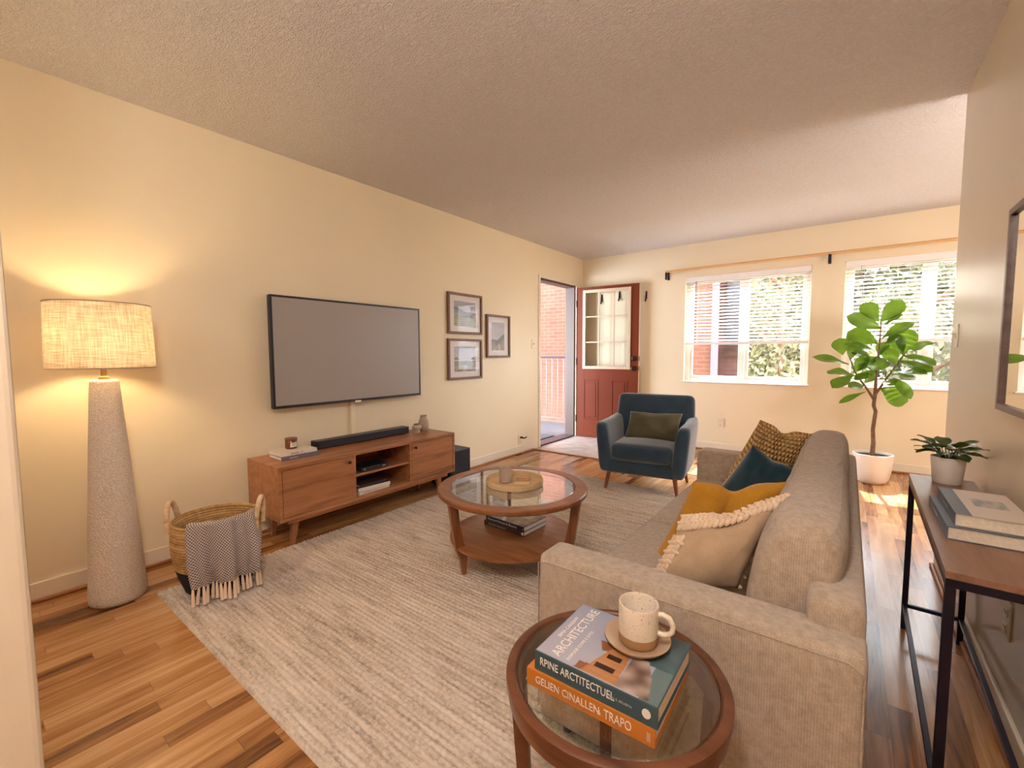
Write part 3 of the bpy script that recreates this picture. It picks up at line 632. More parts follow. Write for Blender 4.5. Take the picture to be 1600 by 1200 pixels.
def plate(loc, axis, sgn, label, kind):
    t = thing('light_switch' if kind == 's' else 'power_outlet', label, 'light switch' if kind == 's' else 'power outlet', loc)
    def b3(bm, a0, a1, d0, d1, z0, z1, bev):       # a: along the wall, d: off the wall
        if axis == 'x': bx(bm, sgn*d0, sgn*d1, a0, a1, z0, z1, bev)
        else: bx(bm, a0, a1, sgn*d0, sgn*d1, z0, z1, bev)
    bm = B(); b3(bm, -0.035, 0.035, 0, 0.006, -0.058, 0.058, 0.003); obj('cover_plate', bm, PLATE, t)
    if kind == 's':
        bm = B(); b3(bm, -0.005, 0.005, 0.006, 0.02, -0.012, 0.012, 0.002); obj('toggle', bm, PLATE, t)
    else:
        for z in (-0.024, 0.024):
            bm = B(); b3(bm, -0.017, 0.017, 0.006, 0.009, z-0.014, z+0.014, 0.001); q = obj('socket', bm, PLATE, t)
            bm = B(); b3(bm, -0.009, -0.006, 0.009, 0.0095, z-0.005, z+0.005, 0); b3(bm, 0.006, 0.009, 0.009, 0.0095, z-0.005, z+0.005, 0); obj('slots', bm, BLACK, q)
    return t
plate((0, 4.425, 1.295), 'x', 1, 'cream light switch on the left wall beside the front door', 's')
plate((0, 4.145, 0.165), 'x', 1, 'low cream power outlet on the left wall with a plug in it', 'o')
plate((1.865, YB, 0.345), 'y', -1, 'cream power outlet on the back wall between armchair and sofa', 'o')
plate((XR, 3.12, 1.26), 'x', -1, 'cream light switch on the right wall near its far corner', 's')
plate((XR, 1.99, 0.345), 'x', -1, 'cream power outlet on the right wall beneath the console table', 'o')
pg = thing('power_plug', 'small dark plug and thin cord in the low outlet by the front door', 'plug', (0.0095, 4.15, 0.19))
bm = B(); tube(bm, [(0.001, 0, 0), (0.02, 0, 0), (0.035, 0.012, -0.006), (0.05, 0.035, -0.004), (0.052, 0.05, 0.006)], [0.012, 0.012, 0.008, 0.007, 0.006], 10); obj('plug_body', bm, DARKHW, pg, 50)
bm = B(); tube(bm, [(0.02, 0, -0.008), (0.03, 0.0, -0.05), (0.045, -0.01, -0.12), (0.06, -0.03, -0.178)], 0.0028, 6); obj('cord', bm, PLATE, pg, 50)

# ------------------------------------------------------------------ floor lamp
lp = thing('floor_lamp', 'lit floor lamp with tall tapered plaster base and drum linen shade', 'floor lamp', (0.262, 0.482, 0))
prof = [(0.102, 0), (0.109, 0.006), (0.110, 0.03)]
for i in range(1, 30):
    z = 0.03+1.02*i/30; prof.append((0.110-0.057*(z/1.06)**1.15, z))
prof += [(0.053, 1.052), (0.051, 1.060), (0.045, 1.063)]
bm = B(); lathe(bm, prof, 64); obj('base', bm, PLASTER, lp, 60)
bm = B(); lathe(bm, [(0.020, 1.06), (0.020, 1.075), (0.012, 1.08), (0.012, 1.17), (0.018, 1.175), (0.018, 1.21)], 20); obj('neck', bm, BRASS, lp, 50)
bm = B(); S = 72
sh = [(0.190, 1.118), (0.194, 1.122)]+[(0.194-0.005*(i/10)**2-0.004*i/10, 1.122+0.292*i/10) for i in range(1, 11)]
inn = [(r-0.003, z) for r, z in reversed(sh)]
rings(bm, [[(r*math.cos(2*PI*i/S), r*math.sin(2*PI*i/S), z) for i in range(S)] for r, z in sh+inn+[sh[0]]], True, False, False)
obj('lamp_shade', bm, SHADE, lp, 60)
for z, r in ((1.119, 0.1925), (1.4145, 0.1855)):
    bm = B(); tube(bm, [(r*math.cos(2*PI*i/S), r*math.sin(2*PI*i/S), z) for i in range(S+1)], 0.0028, 6, False); obj('shade_trim', bm, CER, lp, 60)
bm = B(); bmesh.ops.create_uvsphere(bm, u_segments=20, v_segments=12, radius=0.032)
for v in bm.verts: v.co.z += 1.25
obj('bulb', bm, BULB, lp, 180)
bm = B()
for k in range(3):
    a = k*2*PI/3; tube(bm, [(0.015*math.cos(a), 0.015*math.sin(a), 1.20), (0.184*math.cos(a), 0.184*math.sin(a), 1.405)], 0.002, 6)
obj('shade_carrier', bm, BRASS, lp, 60)
pl = bpy.data.objects.new('lamp_light', bpy.data.lights.new('lamp_light', 'POINT')); pl.data.energy = 9; pl.data.color = (1, 0.72, 0.40); pl.data.shadow_soft_size = 0.035
pl.parent = lp; pl.location = (0, 0, 1.25); C.objects.link(pl)
# fill globe added behind the camera, out of view, to brighten the room
cl = thing('fill_ceiling_light', 'small opal globe on a short stem, added unseen as fill light behind the viewer', 'ceiling lamp', (2.85, -0.16, H))
bm = B(); lathe(bm, [(0.06, -0.02), (0.06, 0)], 32); obj('canopy', bm, BRASS, cl, 40)
bm = B(); tube(bm, [(0, 0, 0), (0, 0, -0.26)], 0.008, 10); obj('stem', bm, BRASS, cl)
bm = B(); bmesh.ops.create_uvsphere(bm, u_segments=28, v_segments=16, radius=0.115)
for v in bm.verts: v.co.z -= 0.36
m, n, p, N, L = nt('fill_opal_glass'); p.inputs['Emission Color'].default_value = (1, 0.93, 0.87, 1); p.inputs['Emission Strength'].default_value = 20
obj('fill_diffuser', bm, m, cl, 60)
hp = thing('fill_hall_pendant', 'white globe pendant added unseen as fill light behind the near wall end', 'pendant lamp', (1.2, -0.9, H))  # added fill lamp, unseen; lights the left side, near wall shades the sofa
bm = B(); tube(bm, [(0, 0, 0), (0, 0, -0.36)], 0.004, 8); obj('cord', bm, IRON, hp)
bm = B(); lathe(bm, [(0.05, -0.025), (0.05, 0)], 24); obj('ceiling_rose', bm, BRASS, hp, 40)
m, n, p, N, L = nt('fill_globe_hall'); p.inputs['Emission Color'].default_value = (1, 0.95, 0.90, 1); p.inputs['Emission Strength'].default_value = 2.3
bm = B(); bmesh.ops.create_uvsphere(bm, u_segments=28, v_segments=16, radius=0.16)
for v in bm.verts: v.co.z -= 0.50
obj('globe', bm, m, hp, 180)
# unseen fill pendant added round the end of the right wall for the far room
pd = thing('fill_dining_pendant', 'white globe pendant added unseen as fill light behind the right wall', 'pendant lamp', (4.45, 3.35, H))
bm = B(); tube(bm, [(0, 0, 0), (0, 0, -0.52)], 0.004, 8); obj('cord', bm, IRON, pd)
bm = B(); lathe(bm, [(0.05, -0.025), (0.05, 0)], 24); obj('ceiling_rose', bm, BRASS, pd, 40)
m, n, p, N, L = nt('fill_globe_dining'); p.inputs['Emission Color'].default_value = (1, 0.95, 0.95, 1); p.inputs['Emission Strength'].default_value = 6.5
bm = B(); bmesh.ops.create_uvsphere(bm, u_segments=28, v_segments=16, radius=0.19)
for v in bm.verts: v.co.z -= 0.70
obj('globe', bm, m, pd, 180)

# ------------------------------------------------------------------ media cabinet and what stands on it
mc = thing('media_cabinet', 'long low walnut media cabinet under the television', 'media cabinet', (0.035, 1.172, 0))
cw, cd, cz0, cz1 = 1.44, 0.415, 0.19, 0.52
bm = B(); t = 0.02
bx(bm, 0, cd, 0, cw, cz1-t, cz1, 0.002); bx(bm, 0, cd, 0, cw, cz0, cz0+t, 0.002); bx(bm, 0, cd, 0, t, cz0+t, cz1-t, 0.001); bx(bm, 0, cd, cw-t, cw, cz0+t, cz1-t, 0.001)
bx(bm, 0, 0.008, t, cw-t, cz0+t, cz1-t)
D1, D2 = 0.492, 0.968
bx(bm, 0.008, cd-0.004, D1, D1+0.016, cz0+t, cz1-t); bx(bm, 0.008, cd-0.004, D2, D2+0.016, cz0+t, cz1-t)
obj('body', bm, WALNUT_Y, mc)
bm = B(); bx(bm, 0.008, cd-0.01, D1+0.016, D2, 0.352, 0.366, 0.001); obj('shelf', bm, WALNUT_Y, mc)
for a, b, ky in ((t+0.004, D1-0.002, D1-0.035), (D2+0.018, cw-t-0.004, D2+0.05)):
    bm = B(); bx(bm, cd-0.02, cd-0.002, a, b, cz0+t+0.003, cz1-t-0.003, 0.001); d = obj('door', bm, WALNUT_Y, mc)
    bm = B(); seg = 14
    rings(bm, [[(cd-0.002+x, ky+r*math.cos(2*PI*i/seg), 0.465+r*math.sin(2*PI*i/seg)) for i in range(seg)] for r, x in ((0.005, 0), (0.005, 0.008), (0.010, 0.010), (0.010, 0.016), (0.006, 0.019))]); obj('knob', bm, DARKHW, d, 50)
bm = B(); bx(bm, 0.05, cd-0.03, 0.06, 0.085, cz0-0.03, cz0); bx(bm, 0.05, cd-0.03, cw-0.085, cw-0.06, cz0-0.03, cz0); bx(bm, cd-0.055, cd-0.03, 0.085, cw-0.085, cz0-0.03, cz0); bx(bm, 0.05, 0.075, 0.085, cw-0.085, cz0-0.03, cz0); obj('base_frame', bm, WALNUT_Y, mc)
for (x, y, dx, dy) in ((cd-0.085, 0.13, 0.004, 0.025), (cd-0.085, cw-0.12, 0.004, -0.025), (0.065, 0.13, 0.0, 0.02), (0.065, cw-0.12, 0.0, -0.02)):
    bm = B(); beam(bm, (x+dx*0.5, y-dy, 0.0), (x, y, cz0-0.005), 0.011, 0.018, 0.011, 0.024); obj('leg', bm, WALNUT_Z, mc)

def book(name, label, loc, rz, L_, D_, T_, cover, pages=PAPER, group=None, back=None, spine_txt=None, tcol=None, tsize=None, art=None, top=None, soft=False, spine=None):
    """book lying flat; spine along local x at y=0, pages towards +y; origin at the spine-left bottom corner"""
    b = thing('book', label, 'book', loc, rz, group)
    bm = B(); c = 0.0022
    bx(bm, 0, L_, 0, D_, 0, c, 0.0008); bx(bm, 0, L_, 0, D_, T_-c, T_, 0.0008); bx(bm, 0, L_, 0, c*1.2, c, T_-c, 0)
    obj('cover', bm, cover, b)
    i = 0.004 if not soft else 0.0
    bm = B(); bx(bm, i, L_-i, c*1.2, D_-i, c, T_-c); obj('page_block', bm, pages, b)
    if spine:
        bm = B(); bx(bm, -0.0004, L_+0.0004, -0.0006, 0.0, 0.0, T_); bx(bm, -0.0004, L_+0.0004, -0.0006, spine[1], T_, T_+0.0006); obj('spine_band', bm, spine[0], b)
    for (s, sz, x, zf, mt, sxx) in (spine_txt or []):
        text('spine_lettering', s, sz, mt, b, (x, -0.0008, T_*zf), (PI/2, 0, 0), sx=sxx)
    if art: picture('cover_print', art[0], L_-0.004, D_-0.004, art[1], art[2], Matrix.Translation((L_/2, D_/2, T_+0.0005)), b)
    for (s, sz, x, y, mt, rot, sxx) in (top or []):
        text('cover_lettering', s, sz, mt, b, (x, y, T_+0.001), (0, 0, rot), sx=sxx)
    return b
INKD = cov('ink_dark', (0.08, 0.07, 0.08)); INKW = cov('ink_white', (0.75, 0.68, 0.62)); INKG = cov('ink_grey', (0.35, 0.33, 0.34))
CREAM = cov('cover_cream', (0.74, 0.66, 0.58)); GREY = cov('cover_grey', (0.15, 0.14, 0.18)); NAVY = cov('cover_navy', (0.02, 0.02, 0.045)); BRN = cov('cover_brown', (0.055, 0.03, 0.022)); TEALC = cov('cover_teal', (0.04, 0.075, 0.09)); ORNG = cov('cover_orange', (0.50, 0.16, 0.02)); SLATE = cov('cover_slate', (0.12, 0.15, 0.19)); STN = cov('cover_stone', (0.62, 0.52, 0.44))
T0 = cz1
# spines face the room (+x): rotate +90 degrees
g = 'books on the left end of the media cabinet'
book('b', 'grey-spined book under the cream book on the left end of the media cabinet', (0.300, 1.262, T0), math.radians(88), 0.245, 0.185, 0.022, GREY, PAPERW, g, spine_txt=[('BRAMLY', 0.012, 0.05, 0.5, INKW, 1.3)])
book('b', 'cream book with the candle jar on it, left end of the cabinet', (0.285, 1.268, T0+0.0228), math.radians(90), 0.232, 0.175, 0.022, CREAM, PAPERW, g, spine_txt=[('BEIGE · C', 0.015, 0.06, 0.5, INKD, 1.3)])
cj = thing('candle_jar', 'amber glass candle jar with wooden lid on the books by the soundbar', 'candle', (0.175, 1.385, T0+0.0452))
bm = B(); lathe(bm, [(0.030, 0), (0.035, 0.003), (0.036, 0.008), (0.036, 0.052), (0.034, 0.054)], 32); obj('jar', bm, AMBER, cj, 50)
bm = B(); lathe(bm, [(0.036, 0.054), (0.038, 0.056), (0.038, 0.068), (0.036, 0.070)], 32); obj('lid', bm, wood('lid_wood', (0.16, 0.05, 0.02), (0.24, 0.08, 0.03), (0.3, 0.12, 0.05), 'X'), cj, 50)
bm = B(); r_ = 0.0365; V = []
A0, A1 = math.radians(-35), math.radians(42)
rings(bm, [[(r_*math.cos(A0+(A1-A0)*i/8), r_*math.sin(A0+(A1-A0)*i/8), z) for i in range(9)] for z in (0.013, 0.042)], closed=False); lb_ = obj('paper_label', bm, CREAM, cj, 60)
bm = B()
for z in (0.034, 0.027, 0.021): rings(bm, [[(0.0369*math.cos(-0.25+0.5*i/5), 0.0369*math.sin(-0.25+0.5*i/5), zz) for i in range(6)] for zz in (z-0.001, z+0.001)], closed=False)
obj('printed_lines', bm, INKD, lb_)
sb = thing('soundbar', 'long black soundbar on the media cabinet below the television', 'soundbar', (0.09, 1.56, T0))
bm = B(); bx(bm, 0, 0.085, 0, 0.80, 0.004, 0.058, 0.006, 3); obj('casing', bm, BLACK, sb)
bm = B(); bx(bm, 0.083, 0.087, 0.012, 0.788, 0.009, 0.053, 0.001); obj('grille', bm, BLACKF, sb)
for yy in (0.05, 0.70):
    bm = B(); bx(bm, 0.01, 0.07, yy, yy+0.05, 0, 0.005); obj('rubber_foot', bm, BLACKF, sb)
def vase(name, label, loc, prof, mat, band=None):
    t = thing('vase', label, 'vase', loc, 0, 'stoneware vases on the cabinet')
    inn = [(r-0.004, z) for r, z in reversed(prof[len(prof)//2:])]
    bm = B(); lathe(bm, prof+inn, 40, cap1=True); obj('body', bm, mat, t, 60)
    if band: bm = B(); lathe(bm, band, 40, cap0=False, cap1=False); obj('rim_band', bm, DARKHW, t, 60)
vase('v', 'squat beige vase with a waisted foot and dark rim beside the soundbar', (0.205, 2.415, T0), [(0.026, 0), (0.028, 0.003), (0.027, 0.022), (0.030, 0.030), (0.040, 0.040), (0.042, 0.047), (0.038, 0.056), (0.026, 0.066), (0.023, 0.074), (0.024, 0.077)], STONE, [(0.0243, 0.070), (0.0248, 0.076), (0.0205, 0.0775), (0.020, 0.06)])
vase('v', 'taller smooth grey-beige vase with sloping shoulders at the right end of the cabinet', (0.175, 2.515, T0), [(0.034, 0), (0.040, 0.006), (0.043, 0.03), (0.043, 0.06), (0.040, 0.085), (0.031, 0.105), (0.028, 0.118), (0.029, 0.131), (0.031, 0.134)], CER)
mp = thing('media_player', 'small black media player box on the open shelf of the cabinet', 'media player', (0.27, 1.735, 0.366))
bm = B(); bx(bm, 0, 0.155, 0, 0.225, 0.003, 0.030, 0.003); obj('casing', bm, BLACK, mp)
bm = B(); bx(bm, 0.154, 0.156, 0.02, 0.035, 0.012, 0.02); bx(bm, 0.154, 0.156, 0.17, 0.20, 0.012, 0.02); obj('status_lights', bm, INKG, mp)
g = 'books in the open bay of the cabinet'
zb_ = cz0+0.02
book('b', 'white book with grey spine, bottom of the pile in the open bay of the cabinet', (0.425, 1.715, zb_+0.0005), math.radians(92), 0.255, 0.19, 0.024, CREAM, PAPERW, g, spine_txt=[('MODERN SPACES', 0.012, 0.03, 0.5, INKG, 1.2)])
book('b', 'dark-covered book with white spine in the middle of the open bay pile', (0.418, 1.712, zb_+0.0255), math.radians(86), 0.25, 0.185, 0.022, NAVY, PAPERW, g, spine_txt=[('DESIGN', 0.013, 0.03, 0.5, INKW, 1.2)], spine=(CREAM, 0.001))
book('b', 'thin brown book on top of the pile in the open bay of the cabinet', (0.405, 1.73, zb_+0.0485), math.radians(90), 0.22, 0.165, 0.014, BRN, PAPERW, g)
sw = thing('subwoofer', 'black box subwoofer on the floor at the far end of the media cabinet', 'subwoofer', (0.10, 2.66, 0))
bm = B(); bx(bm, 0, 0.25, 0, 0.25, 0.012, 0.33, 0.005); obj('cabinet', bm, plain('dark_vinyl', (0.03, 0.028, 0.05), 0.45), sw)
bm = B(); bx(bm, 0.249, 0.254, 0.01, 0.24, 0.02, 0.32, 0.002); obj('grille', bm, BLACKF, sw)
for x in (0.03, 0.22):
    for y in (0.03, 0.22):
        bm = B(); bx(bm, x-0.015, x+0.015, y-0.015, y+0.015, 0, 0.013); obj('rubber_foot', bm, BLACKF, sw)

# ------------------------------------------------------------------ rug (hooked wool loops in rows along x)
RX0, RX1, RY0, RY1 = 0.385, 2.78, 0.600, 3.70
def rug():
    st = 0.0052
    nx = int((RX1-RX0)/st); ny = int((RY1-RY0)/st)
    X, Y = np.meshgrid(np.linspace(0, RX1-RX0, nx+1), np.linspace(0, RY1-RY0, ny+1))
    rng = np.random.RandomState(3)
    row = np.floor(Y/0.0215).astype(int); ph = rng.rand(row.max()+2)
    wob = 0.002*np.sin(X*23+row*1.7)
    yy = (Y+wob)/0.0215; fy = yy-np.floor(yy); rI = np.clip(np.floor(yy).astype(int), 0, row.max()+1)
    fx0 = X/0.026+ph[rI]; cell = np.floor(fx0).astype(int); fx = fx0-cell
    amp = rng.rand(cell.max()+3, row.max()+2)[np.clip(cell, 0, cell.max()+2), rI]
    h = (np.clip(np.sin(np.pi*fy), 0, 1)**0.6)*(np.clip(np.sin(np.pi*fx), 0, 1)**0.45*0.75+0.25)
    Z = 0.008+(0.0065+0.0035*amp)*h
    e = np.minimum(np.minimum(X, RX1-RX0-X), np.minimum(Y, RY1-RY0-Y)); Z = np.where(e < 0.004, 0.0006, Z)
    co = np.stack([X, Y, Z], -1).reshape(-1, 3).astype('f')
    i = np.arange(ny)[:, None]*(nx+1)+np.arange(nx)[None]
    f = np.stack([i, i+1, i+nx+2, i+nx+1], -1).reshape(-1, 4).astype('i')
    me = bpy.data.meshes.new('area_rug'); me.vertices.add(len(co)); me.vertices.foreach_set('co', co.ravel())
    me.loops.add(f.size); me.loops.foreach_set('vertex_index', f.ravel()); me.polygons.add(len(f)); me.polygons.foreach_set('loop_start', np.arange(0, f.size, 4, dtype='i'))
    me.polygons.foreach_set('use_smooth', np.ones(len(f), bool)); me.update(calc_edges=True); return me
o = obj('area_rug', rug(), RUG, loc=(RX0, RY0, 0)); tag(o, 'large beige and brown flecked chunky wool rug under the seating', 'rug')

# ------------------------------------------------------------------ basket and throw
ZR = 0.0185
bk = thing('woven_basket', 'round seagrass basket with black lower band and two rope handles', 'basket', (0.535, 0.825, ZR))
def br(z):            # basket outer radius
    return 0.140+0.052*math.sin(min(1, z/0.24)*PI/2)-0.004*max(0, (z-0.24)/0.12)
def coil(z0, z1, out=1):
    n_ = int((z1-z0)/0.0022); return [(br(z0+(z1-z0)*i/n_)+0.0035*abs(math.sin(PI*(z0+(z1-z0)*i/n_)/0.0135)), z0+(z1-z0)*i/n_) for i in range(n_+1)]
bm = B(); pr = coil(0.125, 0.345); lathe(bm, pr+[(br(0.345)-0.006, 0.351)]+[(r-0.013, z) for r, z in reversed(pr)]+[(br(0.02)-0.012, 0.02)], 56, cap0=False, cap1=True); obj('woven_body', bm, SEAG, bk, 60)
bm = B(); lathe(bm, [(0.12, 0)]+coil(0.004, 0.128), 56, cap1=False); obj('dark_band', bm, BASKD, bk, 60)
for a in (math.radians(-132), math.radians(48)):
    bm = B(); cx_, cy_ = math.cos(a), math.sin(a); tx, ty = -cy_, cx_; pts = []
    for i in range(21):
        q = PI*i/20; r_ = br(0.33)+0.008
        pts.append((cx_*(r_+0.012*math.sin(q))+tx*0.048*math.cos(q), cy_*(r_+0.012*math.sin(q))+ty*0.048*math.cos(q), 0.315+0.115*math.sin(q)))
    pts = [(pts[0][0], pts[0][1], 0.285)]+pts+[(pts[-1][0], pts[-1][1], 0.285)]
    tube(bm, pts, [0.0115+0.0012*(i % 2) for i in range(len(pts))], 10); obj('handle', bm, ROPE, bk, 60)
th_ = thing('throw_blanket', 'grey and cream woven throw draped over the rim of the basket', 'blanket', (0.535, 0.825, ZR))
TA0, TA1 = math.radians(-54), math.radians(40)
def throw_pt(u, v, off=0.0):
    a = TA0+(TA1-TA0)*u
    # v 0..1 : inside -> rim -> outside hem
    s = v*0.62
    fold = 0.011*math.sin(u*2*PI*2.6+0.6)+0.006*math.sin(u*2*PI*6+1.0)
    if s < 0.14: r = br(0.3)-0.045+0.02*(s/0.14); z = 0.215+0.15*(s/0.14); k = 0.2
    elif s < 0.21:
        q = (s-0.14)/0.07*PI; r = br(0.34)-0.005-0.022*math.cos(q); z = 0.362+0.014*math.sin(q)*1.3; k = 0.4
    else:
        q = (s-0.21)/0.41; z = 0.362-q*0.285; r = br(max(0.02, z))+0.018+0.022*q; k = 0.6+1.2*q
    z += (0.006*math.sin(u*5))*(1 if s > 0.2 else 0)
    r += fold*k+off
    a += 0.16*max(0, v-0.3)*(1-u)
    return (r*math.cos(a), r*math.sin(a), z)
me = grid_mesh('blanket', throw_pt, 110, 80); b_ = obj('blanket_cloth', me, THROW, th_, 180)
md = b_.modifiers.new('thick', 'SOLIDIFY'); md.thickness = 0.006; md.offset = 1
for k in range(19):
    u = (k+0.5)/19; x, y, z = throw_pt(u, 1.0, 0.0); rnd = random.Random(k); d = Vector((x, y, 0)).normalized(); tz = Vector((-d.y, d.x, 0))*rnd.uniform(-0.006, 0.006)
    bm = B(); p0 = Vector((x, y, z+0.004)); fan = d*rnd.uniform(0.0, 0.012); zl = rnd.uniform(0.002, 0.012)
    tube(bm, [p0, p0+Vector((0, 0, -0.010)), p0+fan*0.4+tz*0.5+Vector((0, 0, -0.035)), Vector((p0.x+fan.x+tz.x, p0.y+fan.y+tz.y, zl))], [0.004, 0.0055, 0.0075, 0.0085], 8); obj('tassel', bm, TASSEL, th_, 60)

# ------------------------------------------------------------------ coffee table and what is on it
ct = thing('coffee_table', 'round walnut coffee table with glass top and lower shelf in front of the sofa', 'coffee table', (1.58, 1.93, 0.0))
TZ = 0.443
bm = B(); lathe(bm, [(0.345, TZ-0.028), (0.41, TZ-0.028), (0.416, TZ-0.022), (0.416, TZ-0.006), (0.410, TZ), (0.352, TZ), (0.348, TZ-0.004), (0.345, TZ-0.028)], 96, cap0=False, cap1=False); obj('top_ring', bm, TABLEW, ct, 40)
bm = B(); lathe(bm, [(0.344, TZ-0.012), (0.346, TZ-0.010), (0.346, TZ-0.003), (0.344, TZ-0.001)], 96); obj('glass_top', bm, TGLASS, ct, 40)
bm = B(); lathe(bm, [(0.338, 0.155), (0.352, 0.158), (0.354, 0.164), (0.352, 0.172), (0.346, 0.175)], 96); obj('lower_shelf', bm, TABLEW, ct, 40)
for deg in (-109, 11, 131):
    a = math.radians(deg); c_, s_ = math.cos(a), math.sin(a); bm = B(); rs = []
    for r_, z, hw, ht in ((0.375, TZ-0.027, 0.024, 0.012), (0.360, 0.30, 0.022, 0.012), (0.340, 0.19, 0.024, 0.012), (0.328, 0.15, 0.026, 0.012), (0.315, 0.10, 0.018, 0.012), (0.312, 0.0185, 0.011, 0.009)):
        rs.append([((r_+i*hw)*c_-j*ht*s_, (r_+i*hw)*s_+j*ht*c_, z) for i, j in ((1, -1), (-1, -1), (-1, 1), (1, 1))])
    rings(bm, rs)
    obj('leg', bm, TABLEZ, ct, 30)
bm = B()
for deg in (-109, 11, 131):
    a = math.radians(deg); c_, s_ = math.cos(a), math.sin(a)
    rings(bm, [[(r_*c_-j*0.014*s_, r_*s_+j*0.014*c_, z) for j, z in ((-1, z0_), (1, z0_), (1, 0.1545), (-1, 0.1545))] for r_, z0_ in ((0.0, 0.128), (0.24, 0.128), (0.335, 0.105))])
obj('cross_brace', bm, TABLEZ, ct)
ty = thing('round_tray', 'round pale wooden tray with raised rim on the glass coffee table', 'tray', (1.575, 1.955, TZ))
bm = B(); lathe(bm, [(0.150, 0), (0.160, 0.003), (0.162, 0.03), (0.161, 0.034), (0.158, 0.034), (0.157, 0.030), (0.155, 0.008), (0.150, 0.006)], 72); obj('body', bm, TRAYW, ty, 40)
cu = thing('ceramic_cup', 'matt grey-brown ceramic cup standing in the round tray', 'cup', (1.525, 1.935, TZ+0.0065))
bm = B(); lathe(bm, [(0.030, 0), (0.036, 0.004), (0.037, 0.02), (0.037, 0.074), (0.036, 0.082), (0.034, 0.082), (0.033, 0.075), (0.033, 0.008)], 40); obj('body', bm, CER, cu, 50)
bm = B(); lathe(bm, [(0.0325, 0.060), (0.0325, 0.064)], 32); obj('wax_fill', bm, TRAYW, cu, 50)
bm = B(); bxb(bm, (0, 0, 0.012), (0.070, 0.052, 0.023), 0.003, 2); tag(obj('wooden_box', bm, wood('box_wood', (0.40, 0.2, 0.07), (0.52, 0.30, 0.13), (0.62, 0.4, 0.2), 'X'), loc=(1.578, 2.025, TZ+0.0065)), 'small light wooden box in the tray beside the cup', 'box').rotation_euler = (0, 0, math.radians(38))
bm = B(); bxb(bm, (0, 0, 0.003), (0.085, 0.055, 0.005), 0.0015, 1); tag(obj('coaster', bm, wood('coaster_wood', (0.6, 0.42, 0.22), (0.7, 0.5, 0.3), (0.78, 0.6, 0.4), 'X'), loc=(1.620, 1.962, TZ+0.0065)), 'flat pale rectangular coaster lying at the front of the tray', 'coaster').rotation_euler = (0, 0, math.radians(32))
g = 'books on the coffee table shelf'
def art_mag(u, v):
    nz = noise.noise(Vector((u*6, v*6, 4)))
    if u+v*0.4 < 0.42: return lerp((0.20, 0.22, 0.28), (0.32, 0.33, 0.38), v+nz*0.4)
    if 0.42 < u+v*0.4 < 0.50: return (0.60, 0.56, 0.52)
    if 0.62 < u < 0.85 and 0.5 < v < 0.8 and abs(((v-0.5)/0.075) % 1-0.5) > 0.15: return (0.45, 0.33, 0.24)
    return lerp((0.16, 0.11, 0.09), (0.34, 0.24, 0.17), 0.5+nz)
book('b', 'brown-spined book, lower of the two on the coffee table shelf', (1.380, 1.915, 0.1752), math.radians(-2), 0.295, 0.215, 0.027, BRN, PAPERW, g, spine_txt=[('Nordic Interiors', 0.018, 0.035, 0.5, INKG, 1.1), ('●', 0.022, 0.275, 0.5, INKW, 1)])
book('b', 'navy-spined book with photo cover, upper of the two on the coffee table shelf', (1.392, 1.918, 0.2028), math.radians(-3), 0.285, 0.210, 0.028, NAVY, PAPERW, g, spine_txt=[('Diamond Homes & Blooms', 0.019, 0.012, 0.5, INKW, 1.05), ('x', 0.014, 0.275, 0.5, INKW, 1)], art=(art_mag, 50, 40))

# ------------------------------------------------------------------ armchair with cushion
ac = thing('armchair', 'dark blue velvet armchair with splayed wooden legs facing the coffee table', 'armchair', (1.675, 3.775, 0), math.radians(8)); ac.scale = (1.07, 1, 1)
# local: x across, -y front
W2, FY, BY = 0.345, -0.30, 0.30
def side_arm(sx_):
    bm = B(); secs = []
    # sweep of the arm outline from front to back: (y, bottom z, top z, inner x, outer x)
    for y, zb, zt, xi, xo, lean in ((FY+0.00, 0.180, 0.555, 0.235, 0.315, 0.030), (FY+0.015, 0.168, 0.580, 0.228, 0.328, 0.035), (FY+0.06, 0.165, 0.590, 0.226, 0.332, 0.036), (0.05, 0.165, 0.590, 0.226, 0.334, 0.036), (0.20, 0.165, 0.600, 0.226, 0.334, 0.034), (0.285, 0.168, 0.61, 0.228, 0.328, 0.03)):
        ring = []; ww = (xo-xi)/2; cxm = (xo+xi)/2
        for k in range(24):
            a = 2*PI*k/24; e = 0.5
            px = ww*math.copysign(abs(math.cos(a))**e, math.cos(a)); pz = math.copysign(abs(math.sin(a))**0.45, math.sin(a))
            z = (zb+zt)/2+(zt-zb)/2*pz; tt = (z-zb)/(zt-zb)
            ring.append((sx_*(cxm+px+lean*tt**1.4), y, z))
        secs.append(ring)
    rings(bm, secs); obj('arm', bm, CHAIRF, ac, 75)
side_arm(-1); side_arm(1)
bm = B(); cushion(bm, (0, 0.0, 0.215), (0.60, 0.59, 0.11), 0.03, 0.0, 10); obj('seat_base', bm, CHAIRF, ac, 180)
bm = B(); cushion(bm, (0, -0.045, 0.345), (0.475, 0.52, 0.145), 0.045, 0.016, 16, puff=0.004); obj('seat_cushion', bm, CHAIRF, ac, 180)
bm = B(); R_ = Matrix.Rotation(math.radians(-13), 3, 'X')
n0 = len(bm.verts); cushion(bm, (0, 0.265, 0.535), (0.60, 0.115, 0.53), 0.045, 0.0, 16, R_, puff=0.006)
bm.verts.ensure_lookup_table()
for v in bm.verts:
    t_ = (v.co.z-0.28)/0.5
    v.co.x *= 1.08-0.02*max(0, t_)
    if t_ < 0.35: v.co.x *= 0.95
obj('backrest', bm, CHAIRF, ac, 180)
